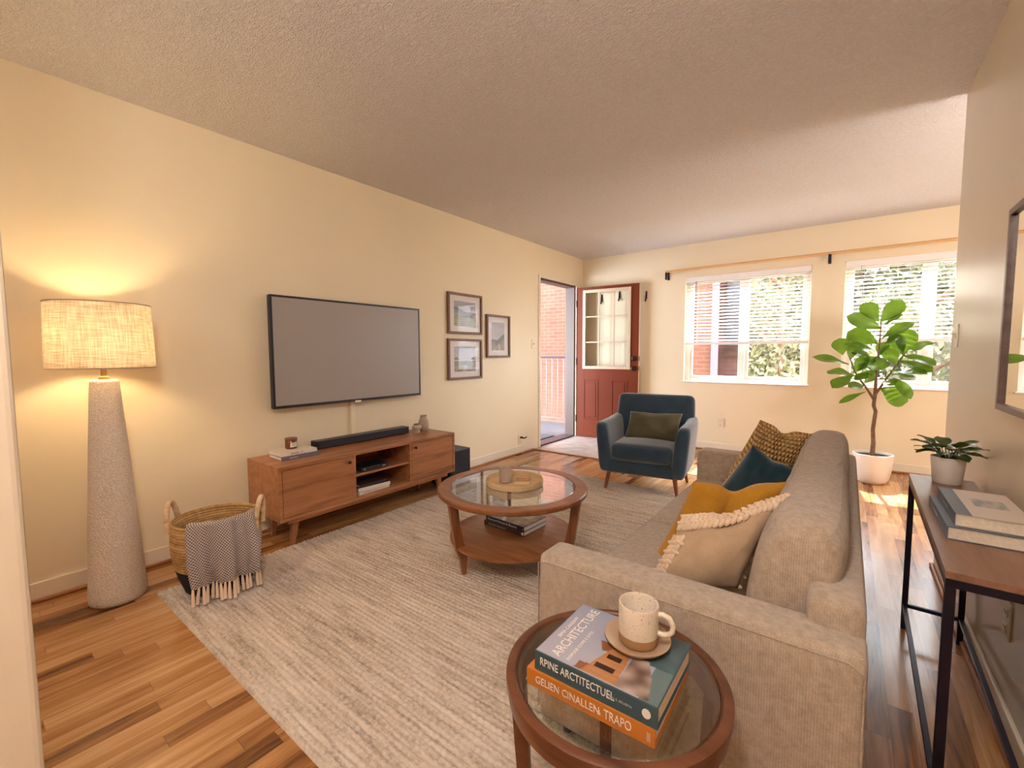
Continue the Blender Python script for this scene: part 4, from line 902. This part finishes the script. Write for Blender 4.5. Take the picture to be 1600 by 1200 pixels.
for x, y, dx, dy in ((-0.25, -0.25, -0.025, -0.03), (0.25, -0.25, 0.025, -0.03), (-0.25, 0.25, -0.025, 0.04), (0.25, 0.25, 0.025, 0.04)):
    bm = B(); z0_ = 0.0 if y > 0 else 0.0185
    tube(bm, [(x+dx, y+dy, z0_), (x, y, 0.175)], [0.011, 0.019], 14); obj('leg', bm, MAPLEL, ac, 50)
def pillow(name, label, tl, tr, bl, t, mat, seed=0, pinch=0.07, crease=0.0, grow=1.0):
    tl, tr, bl = Vector(tl), Vector(tr), Vector(bl); U, V_ = tr-tl, tl-bl; cen = (tr+bl)/2; n_ = U.cross(V_).normalized()
    def mp_(x, y, z): return U*x*grow+V_*y*grow+n_*z         # x, y in -0.5..0.5; slumped pillows are a little skewed
    r = thing('throw_pillow', label, 'pillow', cen)
    me = pillow_mesh('pillow_cover', 1, 1, t, seed=seed, pinch=pinch, crease=crease)
    for v in me.vertices: v.co = mp_(*v.co)
    obj('pillow_cover', me, mat, r, 180); return r, mp_
pillow('p', 'olive green lumbar pillow leaning in the blue armchair', (1.475, 3.86, 0.645), (1.925, 3.92, 0.650), (1.47, 3.74, 0.415), 0.12, OLIVE, 3, 0.05, 0.01)

# ------------------------------------------------------------------ sofa (back towards the right wall)
so = thing('sofa', 'beige tweed two-seat sofa with its back towards the right wall', 'sofa', (0, 0, 0))
SX0, SX1, SY0, SY1 = 2.345, 3.105, 1.045, 2.90
AT, SZ = 0.595, 0.425
def piece(name, x0, x1, y0, y1, z0, z1, r=0.03, bulge=0.0, n=12, rot=None, puff=0.0, mat=None):
    bm = B(); cushion(bm, ((x0+x1)/2, (y0+y1)/2, (z0+z1)/2), (x1-x0, y1-y0, z1-z0), r, bulge, n, rot, puff); return obj(name, bm, mat or SOFA, so, 180)
piece('frame', SX0+0.03, SX1-0.01, SY0+0.05, SY1-0.05, 0.09, 0.27, 0.02)
ARMW = 0.125
for nm, y0, y1 in (('arm', SY0, SY0+ARMW), ('arm', SY1-ARMW, SY1)):
    a_ = piece(nm, SX0, SX1, y0, y1, 0.09, AT, 0.022, 0.0, 14)
    bm = B()        # welt along the upper edge of the arm
    for yy in (y0+0.004, y1-0.004):
        tube(bm, [(SX0+0.002, yy, 0.12), (SX0+0.002, yy, AT-0.030), (SX0+0.03, yy-0.003*(1 if yy < (y0+y1)/2 else -1), AT-0.020), (SX1-0.03, yy-0.003*(1 if yy < (y0+y1)/2 else -1), AT-0.020), (SX1-0.006, yy, AT-0.035), (SX1-0.004, yy, 0.12)], 0.0022, 6)
    obj('welt', bm, SOFA, a_, 60)
bm = B(); n_ = 14
cushion(bm, (SX1-0.055, (SY0+SY1)/2, 0.375), (0.105, SY1-SY0-2*ARMW+0.10, 0.57), 0.022, 0, 14)
obj('back_frame', bm, SOFA, so, 180)
yA, yM, yZ = SY0+ARMW+0.003, (SY0+SY1)/2-0.01, SY1-ARMW-0.003
for y0, y1 in ((yA, yM-0.002), (yM+0.002, yZ)):
    piece('seat_cushion', SX0-0.005, 2.86, y0, y1, 0.272, SZ, 0.035, 0.018, 16, None, 0.004)
# back cushions: fat rounded, tufted lines on top
for y0, y1 in ((yA+0.02, yM+0.02), (yM+0.03, yZ)):
    bm = B(); cy_ = (y0+y1)/2; L_ = y1-y0; rs = []; NS = 40; NT = 46
    prof_ = []
    for k in range(NS):
        a = 2*PI*k/NS; e = 0.62
        px = 0.098*math.copysign(abs(math.cos(a))**e, math.cos(a)); pz = 0.185*math.copysign(abs(math.sin(a))**0.72, math.sin(a)); prof_.append((px, pz))
    for j in range(NT+1):
        q = -1+2*j/NT; s_ = math.sin(q*PI/2); e_ = (1-abs(s_)**7)**0.38 if abs(s_) < 1 else 0
        e_ = max(e_, 0.02); yy = cy_+s_*L_/2; ring = []
        for px, pz in prof_:
            up_ = max(0, pz/0.185)
            tuft = -0.0035*up_*abs(math.cos(PI*(yy-y0)/0.062))**8*(1 if abs(s_) < 0.93 else 0)
            x = px*(0.55+0.45*e_)*1.0 if e_ > 0.3 else px*(0.685)*(e_/0.3)**0.5*1.0
            z = pz*(0.8+0.2*e_) if e_ > 0.3 else pz*0.86*(e_/0.3)**0.5
            lean = 0.055*(z/0.185)
            ring.append((2.962+x*1.0+lean*0.55, yy, 0.607+z*1.0+tuft+0.008*(1-s_*s_)*up_))
        rs.append(ring)
    rings(bm, rs); bc = obj('back_cushion', bm, SOFA, so, 180)
    bm = B()
    def cp(k, j):
        return [rs[jj][k] for jj in j]
    for k in (7, 14):
        pts = [Vector(rs[jj][k])+Vector((0, 0, 0.001)) for jj in range(4, NT-3, 2)]
        tube(bm, pts, 0.0022, 5)
    obj('seam', bm, SOFA, bc, 60)
for x, y in ((SX0+0.06, SY0+0.08), (SX0+0.06, SY1-0.08), (SX1-0.06, SY0+0.08), (SX1-0.06, SY1-0.08)):
    bm = B(); z0_ = 0.018 if x < 2.75 and y < 3.7 else 0.0
    tube(bm, [(x, y, z0_), (x, y, 0.095)], [0.014, 0.02], 14); obj('leg', bm, IRON, so, 50)
p4, mp4 = pillow('p', 'beige linen pillow with chunky knitted corner, nearest the camera on the sofa', (2.672, 1.36, 0.678), (2.933, 1.42, 0.780), (2.565, 1.275, 0.42), 0.15, BEIGE, 1, 0.09, 0.04, 1.03)
kb = B()
def knot(a, b, side, r, flip):
    a2 = math.sin(a*PI/2)*0.35+a*0.65; b2 = math.sin(b*PI/2)*0.35+b*0.65
    x = a2*(1-0.09*(1-b2*b2)*abs(a2))/2; y = b2*(1-0.09*(1-a2*a2)*abs(b2))/2-(0.064*math.exp(-(a2/0.3)**2)*max(0, b2)**4)
    e = max(0, 1-a2*a2)**0.5*max(0, 1-b2*b2)**0.5
    q = bmesh.ops.create_icosphere(kb, subdivisions=2, radius=r)
    R_ = p4q @ Matrix.Rotation(0.7 if flip else -0.7, 3, 'Z'); c = mp4(x, y, side*(0.075*(e**0.85)+0.003))
    for v in q['verts']: v.co = R_ @ Vector((v.co.x*1.35, v.co.y*0.72, v.co.z*0.7))+c
_u = mp4(1, 0, 0).normalized(); _n = mp4(0, 0, 1); p4q = Matrix((_u, _n.cross(_u), _n)).transposed()
for i in range(17):
    for j in range(15): knot(-1+2*(i+0.5)/17, -1+2*(j+0.5)/15, -1, 0.0115, (i+j) % 2)
for j in range(4):
    for i in range(22): knot(-1+2*(i+0.5)/22, 1-0.015-0.105*j*(0.7 if i > 14 else 1), 1, 0.0098, j % 2)
for j in range(4):
    for i in range(16): knot(-1+0.02+0.10*j, -1+2*(i+0.5)/22, 1, 0.0098, i % 2)
obj('knitted_panel', kb, KNITB, p4, 180)
pillow('p', 'plain mustard velvet pillow behind the beige knit pillow on the sofa', (2.64, 1.58, 0.73), (2.915, 1.66, 0.76), (2.475, 1.60, 0.371), 0.13, MUST, 2, 0.06, 0.05, 1.02)
pillow('p', 'dark teal velvet pillow between the two mustard pillows on the sofa', (2.723, 2.22, 0.758), (2.900, 2.34, 0.642), (2.534, 2.32, 0.445), 0.13, TEAL, 5, 0.06, 0.02, 1.02)
pillow('p', 'mustard knitted pillow in the far corner of the sofa', (2.711, 2.50, 0.839), (2.934, 2.60, 0.776), (2.522, 2.60, 0.455), 0.14, KNITM, 6, 0.06, 0.04, 1.02)

# ------------------------------------------------------------------ side table in front
SIDEW = wood('dark_walnut', (0.07, 0.022, 0.010), (0.13, 0.045, 0.02), (0.18, 0.066, 0.03), 'X', 0.3)
st = thing('side_table', 'round glass-topped walnut side table beside the near sofa arm', 'side table', (2.695, 0.806, 0.0))
SZ_ = 0.535
bm = B(); lathe(bm, [(0.184, SZ_-0.052), (0.206, SZ_-0.052), (0.216, SZ_-0.045), (0.221, SZ_-0.012), (0.220, SZ_-0.003), (0.214, SZ_), (0.203, SZ_), (0.199, SZ_-0.004), (0.198, SZ_-0.014), (0.190, SZ_-0.016), (0.184, SZ_-0.052)], 96, cap0=False, cap1=False); obj('top_ring', bm, SIDEW, st, 40)
bm = B(); lathe(bm, [(0.196, SZ_-0.013), (0.198, SZ_-0.011), (0.198, SZ_-0.005), (0.196, SZ_-0.003)], 96); obj('glass_top', bm, TGLASS, st, 40)
bm = B(); lathe(bm, [(0.150, 0.150), (0.158, 0.153), (0.160, 0.160), (0.158, 0.167), (0.152, 0.170)], 64); obj('lower_shelf', bm, SIDEW, st, 40)
for deg in (-150, -60, 30, 120):
    a = math.radians(deg); c_, s_ = math.cos(a), math.sin(a); rs = []
    bm = B()
    for r_, z, hw, ht in ((0.196, SZ_-0.050, 0.016, 0.016), (0.182, 0.25, 0.013, 0.014), (0.173, 0.16, 0.014, 0.014), (0.176, 0.10, 0.012, 0.012), (0.188, 0.0185, 0.008, 0.009)):
        rs.append([((r_+i*hw)*c_-j*ht*s_, (r_+i*hw)*s_+j*ht*c_, z) for i, j in ((1, -1), (-1, -1), (-1, 1), (1, 1))])
    rings(bm, rs); obj('leg', bm, SIDEW, st, 30)
def inpoly(x, y, P):
    r = False; j = len(P)-1
    for i in range(len(P)):
        if (P[i][1] > y) != (P[j][1] > y) and x < (P[j][0]-P[i][0])*(y-P[i][1])/(P[j][1]-P[i][1])+P[i][0]: r = not r
        j = i
    return r
def art_arch(u, v):
    nz = noise.noise(Vector((u*7, v*7, 1)))*0.3
    sky_ = lerp((0.20, 0.24, 0.34), (0.40, 0.37, 0.42), 0.9-u*0.2-v*0.55+nz*0.2)
    for P_, c in (([(0.40, 0.02), (0.68, 0.02), (0.66, 0.52), (0.50, 0.46)], None), ([(0.34, 0.02), (0.44, 0.02), (0.44, 0.14), (0.35, 0.12)], (0.24, 0.09, 0.035)), ([(0.44, 0.38), (0.70, 0.48), (0.66, 0.58), (0.38, 0.52)], (0.22, 0.075, 0.03)), ([(0.68, 0.02), (0.93, 0.02), (0.88, 0.28), (0.80, 0.50), (0.68, 0.50)], 's')):
        if inpoly(u, v, P_):
            if c is None:
                if (0.46 < u < 0.62 and 0.13 < v < 0.21) or (0.50 < u < 0.62 and 0.30 < v < 0.38): return (0.03, 0.012, 0.01)
                return lerp((0.34, 0.14, 0.05), (0.44, 0.21, 0.09), 0.5+nz*2+0.15*math.sin(v*90))
            if c == 's': return lerp((0.10, 0.05, 0.035), (0.42, 0.32, 0.27), 0.5+nz*3.4)
            return c
    if u > 0.70 and v > 0.45: return lerp((0.02, 0.04, 0.045), (0.07, 0.12, 0.13), 0.5+nz*2)
    if u > 0.86: return (0.11, 0.16, 0.16)
    return sky_
g = 'books on the side table'
book('b', 'orange-spined book, lower of the two on the near side table', (2.572, 0.672, SZ_-0.0025), math.radians(1.5), 0.252, 0.212, 0.034, ORNG, PAPER, g, spine_txt=[('GELIEN CINALLEN', 0.0205, 0.020, 0.5, INKW, 0.80), ('&', 0.012, 0.150, 0.45, INKW, 0.9), ('TRAPO', 0.024, 0.162, 0.5, INKW, 0.66), ('|||', 0.017, 0.238, 0.5, INKW, 0.5)])
book('b', 'blue architecture book, upper of the two on the near side table', (2.588, 0.676, SZ_+0.032), math.radians(0.5), 0.240, 0.198, 0.038, TEALC, PAPER, g,
     spine_txt=[('RPINE ARCTITECTUEL', 0.0215, 0.012, 0.55, INKW, 0.72), ('JOHN S. BRUEMA', 0.006, 0.150, 0.5, INKG, 1.0), ('●', 0.022, 0.212, 0.5, INKW, 0.9)],
     art=(art_arch, 120, 100), top=[('ARCHITECTURE', 0.0285, 0.040, 0.010, INKW, PI/2, 0.87), ('SIMA CANSINY', 0.011, 0.018, 0.062, INKW, PI/2, 1.1), ('DOPUNE COMS E ESPES', 0.009, 0.066, 0.012, INKW, PI/2, 1.1)])
bz = SZ_+0.032+0.038+0.001
sr = thing('saucer', 'tan stoneware saucer on the blue architecture book', 'saucer', (2.738, 0.818, bz))
bm = B(); lathe(bm, [(0.036, 0), (0.040, 0.001), (0.058, 0.006), (0.0635, 0.012), (0.0635, 0.0135), (0.061, 0.0135), (0.055, 0.009), (0.034, 0.005)], 64); obj('dish', bm, SAUC, sr, 60)
mg = thing('coffee_mug', 'speckled cream mug with bare clay foot on the tan saucer', 'mug', (2.742, 0.812, bz+0.0055))
bm = B(); lathe(bm, [(0.0375, 0.022), (0.0378, 0.024), (0.0380, 0.078), (0.0374, 0.0805), (0.0355, 0.0805), (0.0345, 0.078), (0.0335, 0.012), (0.030, 0.006)], 64, cap0=False, cap1=True); obj('glazed_body', bm, SPECK, mg, 60)
bm = B(); lathe(bm, [(0.031, 0), (0.0345, 0.002), (0.0373, 0.008), (0.0376, 0.0222)], 64, cap1=False); obj('clay_foot', bm, CLAY, mg, 60)
bm = B(); a = math.radians(8); pts = [(0.036, 0, 0.066), (0.046, 0, 0.068), (0.058, 0, 0.064), (0.065, 0, 0.052), (0.063, 0, 0.038), (0.054, 0, 0.030), (0.043, 0, 0.028), (0.036, 0, 0.030)]
tube(bm, [(p_[0]*math.cos(a), p_[0]*math.sin(a), p_[2]) for p_ in pts], 0.0052, 12); obj('handle', bm, SPECK, mg, 60)

# ------------------------------------------------------------------ console table, plant, books
co = thing('console_table', 'narrow console table with walnut top and black metal frame against the right wall', 'console table', (3.2505, 1.405, 0), math.radians(-1.2))
KL, KD, KZ = 1.06, 0.19, 0.67
bm = B(); bx(bm, 0, KD, 0, KL, KZ-0.018, KZ, 0.0015); obj('top', bm, CONSW, co)
bm = B(); t = 0.02
for x0, x1, y0, y1 in ((0, KD, 0, t), (0, KD, KL-t, KL), (0, t, t, KL-t), (KD-t, KD, t, KL-t)): bx(bm, x0+0.001, x1-0.001, y0+0.001, y1-0.001, KZ-0.018-t, KZ-0.0181)
obj('top_frame', bm, IRON, co)
for x in (0.001, KD-t+0.0): 
    for y in (0.001, KL-t-0.001):
        bm = B(); bx(bm, x, x+t-0.001, y, y+t, 0, KZ-0.019-t, 0.001); obj('leg', bm, IRON, co)
for x0, x1, y0, y1 in ((t, KD-t, 0.003, t-0.003), (t, KD-t, KL-t+0.003, KL-0.003), (0.003, t-0.003, t, KL-t), (KD-t+0.003, KD-0.003, t, KL-t)):
    bm = B(); bx(bm, x0, x1, y0, y1, 0.095, 0.110, 0.001); obj('stretcher', bm, IRON, co)
def leaf_into(bm, base, tip, width, nrm, curl=0.12, fiddle=0.0, fold=0.25, n=8, wave=0.05, seed=0):
    base, tip = Vector(base), Vector(tip); d = tip-base; L_ = d.length; d.normalize()
    nrm = Vector(nrm); nrm = (nrm-d*nrm.dot(d)).normalized(); s = d.cross(nrm); rows = []
    for i in range(n+1):
        t_ = i/n
        wv = (math.sin(PI*min(1, t_**(1.0+0.35*fiddle)))**0.62)*(0.55+0.45*t_**0.8) if fiddle else math.sin(PI*t_**0.85)**0.8
        wv = max(0.03, wv) if 0 < i < n else 0.03
        c = base+d*L_*t_+nrm*(-curl*L_*(t_**2)+0.0)
        row = []
        for k in (-1, -0.55, 0, 0.55, 1):
            z = fold*abs(k)*width/2*wv+wave*width*math.sin(t_*9+seed+k*2)*abs(k)
            row.append(bm.verts.new(c+s*(k*width/2*wv)+nrm*z))
        rows.append(row)
    for a, b in zip(rows, rows[1:]):
        for k in range(4): bm.faces.new((a[k], a[k+1], b[k+1], b[k]))
pp = thing('potted_plant', 'small dark-leaved plant in a white pot on the console table', 'potted plant', (3.375, 2.37, KZ))
bm = B(); lathe(bm, [(0.040, 0), (0.043, 0.003), (0.0515, 0.100), (0.0515, 0.104), (0.0485, 0.104), (0.0475, 0.088)], 48); obj('pot', bm, POT, pp, 50)
bm = B(); lathe(bm, [(0.047, 0.0885), (0.047, 0.092)], 32); obj('soil', bm, SOIL, pp)
bm = B(); rnd = random.Random(21)
for k in range(24):
    a = k*2.4+rnd.random()*0.3; el = 0.10+0.95*(k/24)**1.2; r0 = 0.012; L_ = rnd.uniform(0.060, 0.088)*(1.08-0.3*(k/24))
    s0 = Vector((r0*math.cos(a), r0*math.sin(a), 0.092)); m0 = s0+Vector((math.cos(a)*0.028, math.sin(a)*0.028, 0.022+0.032*el))
    tube(bm, [s0, m0], 0.0016, 5)
    leaf_into(bm, m0, m0+Vector((math.cos(a)*math.cos(el*0.7), math.sin(a)*math.cos(el*0.7), math.sin(el*0.7)-0.02))*L_, rnd.uniform(0.048, 0.062), (0, 0, 1), 0.22, 0, 0.2, seed=k)
obj('foliage', bm, LEAFD, pp, 180)
g = 'books on the console table'
def art_pic(u, v):
    nz = noise.noise(Vector((u*5, v*9, 8)))
    if 0.32 < u < 0.62 and 0.35 < v < 0.85: return lerp((0.25, 0.27, 0.26), (0.50, 0.44, 0.36), 0.5+nz*1.6+(v-0.6))
    return (0.66, 0.56, 0.48)
# spines towards the sofa (-x): rotate so that local x runs along -y
book('b', 'blue-grey book with pale edges, lower of the two on the console table', (3.283, 1.985, KZ+0.0005), math.radians(-90), 0.335, 0.165, 0.036, SLATE, PAPER, g, spine_txt=[('INTERIORS', 0.014, 0.10, 0.5, INKG, 1.2)])
book('b', 'white book with slate spine, upper of the two on the console table', (3.300, 1.965, KZ+0.0372), math.radians(-90), 0.300, 0.150, 0.033, STN, PAPER, g, art=(art_pic, 60, 40), spine=(SLATE, 0.032), spine_txt=[('SLOW LIVING', 0.012, 0.10, 0.5, INKG, 1.2)])

# ------------------------------------------------------------------ mirror
mi = thing('wall_mirror', 'large rectangular mirror in a thin dark frame on the right wall', 'mirror', (XR, 1.20, 0.985))
MH, MW = 0.665, 1.0
bm = B()
for y0, y1, z0, z1 in ((0, MW, 0, 0.02), (0, MW, MH-0.02, MH), (0, 0.02, 0.02, MH-0.02), (MW-0.02, MW, 0.02, MH-0.02)): bx(bm, -0.024, -0.002, y0, y1, z0, z1, 0.001)
obj('frame', bm, wood('mirror_frame_wood', (0.10, 0.055, 0.045), (0.16, 0.10, 0.085), (0.22, 0.14, 0.12), 'Y', 0.4), mi)
bm = B(); bx(bm, -0.014, -0.006, 0.02, MW-0.02, 0.02, MH-0.02); obj('mirror_glass', bm, MIRROR, mi)

# ------------------------------------------------------------------ fiddle leaf fig
fg = thing('fiddle_leaf_fig', 'tall fiddle leaf fig tree in a round white pot in front of the right window', 'potted tree', (3.26, 5.10, 0))
bm = B(); lathe(bm, [(0.075, 0), (0.095, 0.006), (0.118, 0.04), (0.134, 0.10), (0.142, 0.18), (0.146, 0.262), (0.145, 0.268), (0.139, 0.268), (0.137, 0.262), (0.135, 0.235)], 56); obj('pot', bm, POT, fg, 50)
bm = B(); lathe(bm, [(0.134, 0.236), (0.134, 0.246), (0.06, 0.252)], 40); obj('soil', bm, SOIL, fg, 50)
bm = B()
tube(bm, [(-0.005, 0, 0.24), (0.0, 0, 0.36), (-0.008, 0.008, 0.48), (-0.003, 0, 0.56), (0.004, -0.006, 0.65), (-0.012, 0, 0.70), (-0.007, 0, 0.785), (-0.004, 0, 1.03), (0.006, 0.005, 1.25), (0.009, 0, 1.45)], [0.019, 0.017, 0.016, 0.016, 0.015, 0.015, 0.015, 0.009, 0.007, 0.004], 10)
tube(bm, [(-0.012, 0, 0.755), (-0.071, 0.01, 0.859), (-0.11, 0.0, 0.92), (-0.165, -0.03, 1.02), (-0.20, -0.04, 1.14)], [0.012, 0.009, 0.007, 0.006, 0.004], 8)
tube(bm, [(-0.004, 0, 0.80), (0.055, 0.02, 0.92), (0.093, 0.03, 0.995), (0.168, 0.03, 1.143), (0.19, 0.04, 1.18)], [0.011, 0.008, 0.007, 0.006, 0.004], 8)
obj('trunk', bm, BARK, fg, 60)
LV = [(0.002, 1.45, -0.102, 1.62, 0.124), (0.01, 1.44, 0.147, 1.616, 0.124), (0.037, 1.414, 0.141, 1.506, 0.045), (0.031, 1.38, -0.197, 1.505, 0.124), (0.006, 1.252, -0.2, 1.368, 0.147), (0.02, 1.291, 0.223, 1.449, 0.079), (-0.241, 1.153, -0.268, 1.303, 0.124), (-0.193, 1.07, -0.446, 1.153, 0.102), (0.017, 1.177, -0.208, 1.266, 0.09), (-0.186, 1.101, -0.167, 1.245, 0.056), (-0.043, 1.133, -0.165, 1.193, 0.102), (-0.157, 0.989, -0.063, 1.132, 0.102), (-0.147, 0.958, -0.341, 1.016, 0.09), (-0.117, 1.01, -0.027, 1.133, 0.09), (-0.005, 1.143, 0.023, 1.033, 0.135), (0.135, 1.065, 0.068, 1.231, 0.113), (0.018, 1.143, 0.051, 1.271, 0.068), (0.175, 1.153, 0.115, 1.348, 0.102), (0.182, 1.162, 0.202, 1.364, 0.135), (0.203, 1.186, 0.357, 1.265, 0.09), (0.168, 1.153, 0.369, 1.096, 0.09), (0.148, 1.104, 0.344, 1.039, 0.09), (0.092, 1.015, 0.303, 1.019, 0.102), (0.108, 0.985, 0.255, 0.97, 0.068), (0.03, 0.863, 0.222, 0.755, 0.158), (0.109, 0.966, 0.241, 0.805, 0.079), (-0.062, 0.824, -0.241, 0.736, 0.045), (-0.064, 0.88, -0.177, 0.875, 0.079), (-0.014, 0.992, -0.139, 0.948, 0.068), (-0.164, 0.958, -0.298, 0.88, 0.09), (-0.073, 0.9, -0.022, 1.002, 0.09), (0.051, 0.924, 0.119, 0.907, 0.068), (0.052, 1.251, 0.145, 1.327, 0.068)]
bm = B(); rnd = random.Random(11)
for k, (x0, z0, x1, z1, wd) in enumerate(LV):
    flat = abs(z1-z0) < 0.10
    y0 = rnd.uniform(-0.02, 0.02); y1 = y0+(rnd.uniform(-0.16, 0.10) if flat else rnd.uniform(-0.08, 0.10))
    broad = wd > 0.1
    nrm = (rnd.uniform(-0.25, 0.25), -1, 0.45) if broad and not flat else (rnd.uniform(-0.2, 0.2), -0.6, 1.0)
    wf = 1.28 if broad else 1.6
    leaf_into(bm, (x0-0.01, y0, z0), (x0-0.01+(x1-x0)*1.08, y1, z0+(z1-z0)*1.08), wd*wf*1.08, nrm, 0.10, 1.0, 0.18, 10, 0.04, k)
obj('foliage', bm, LEAF, fg, 180)
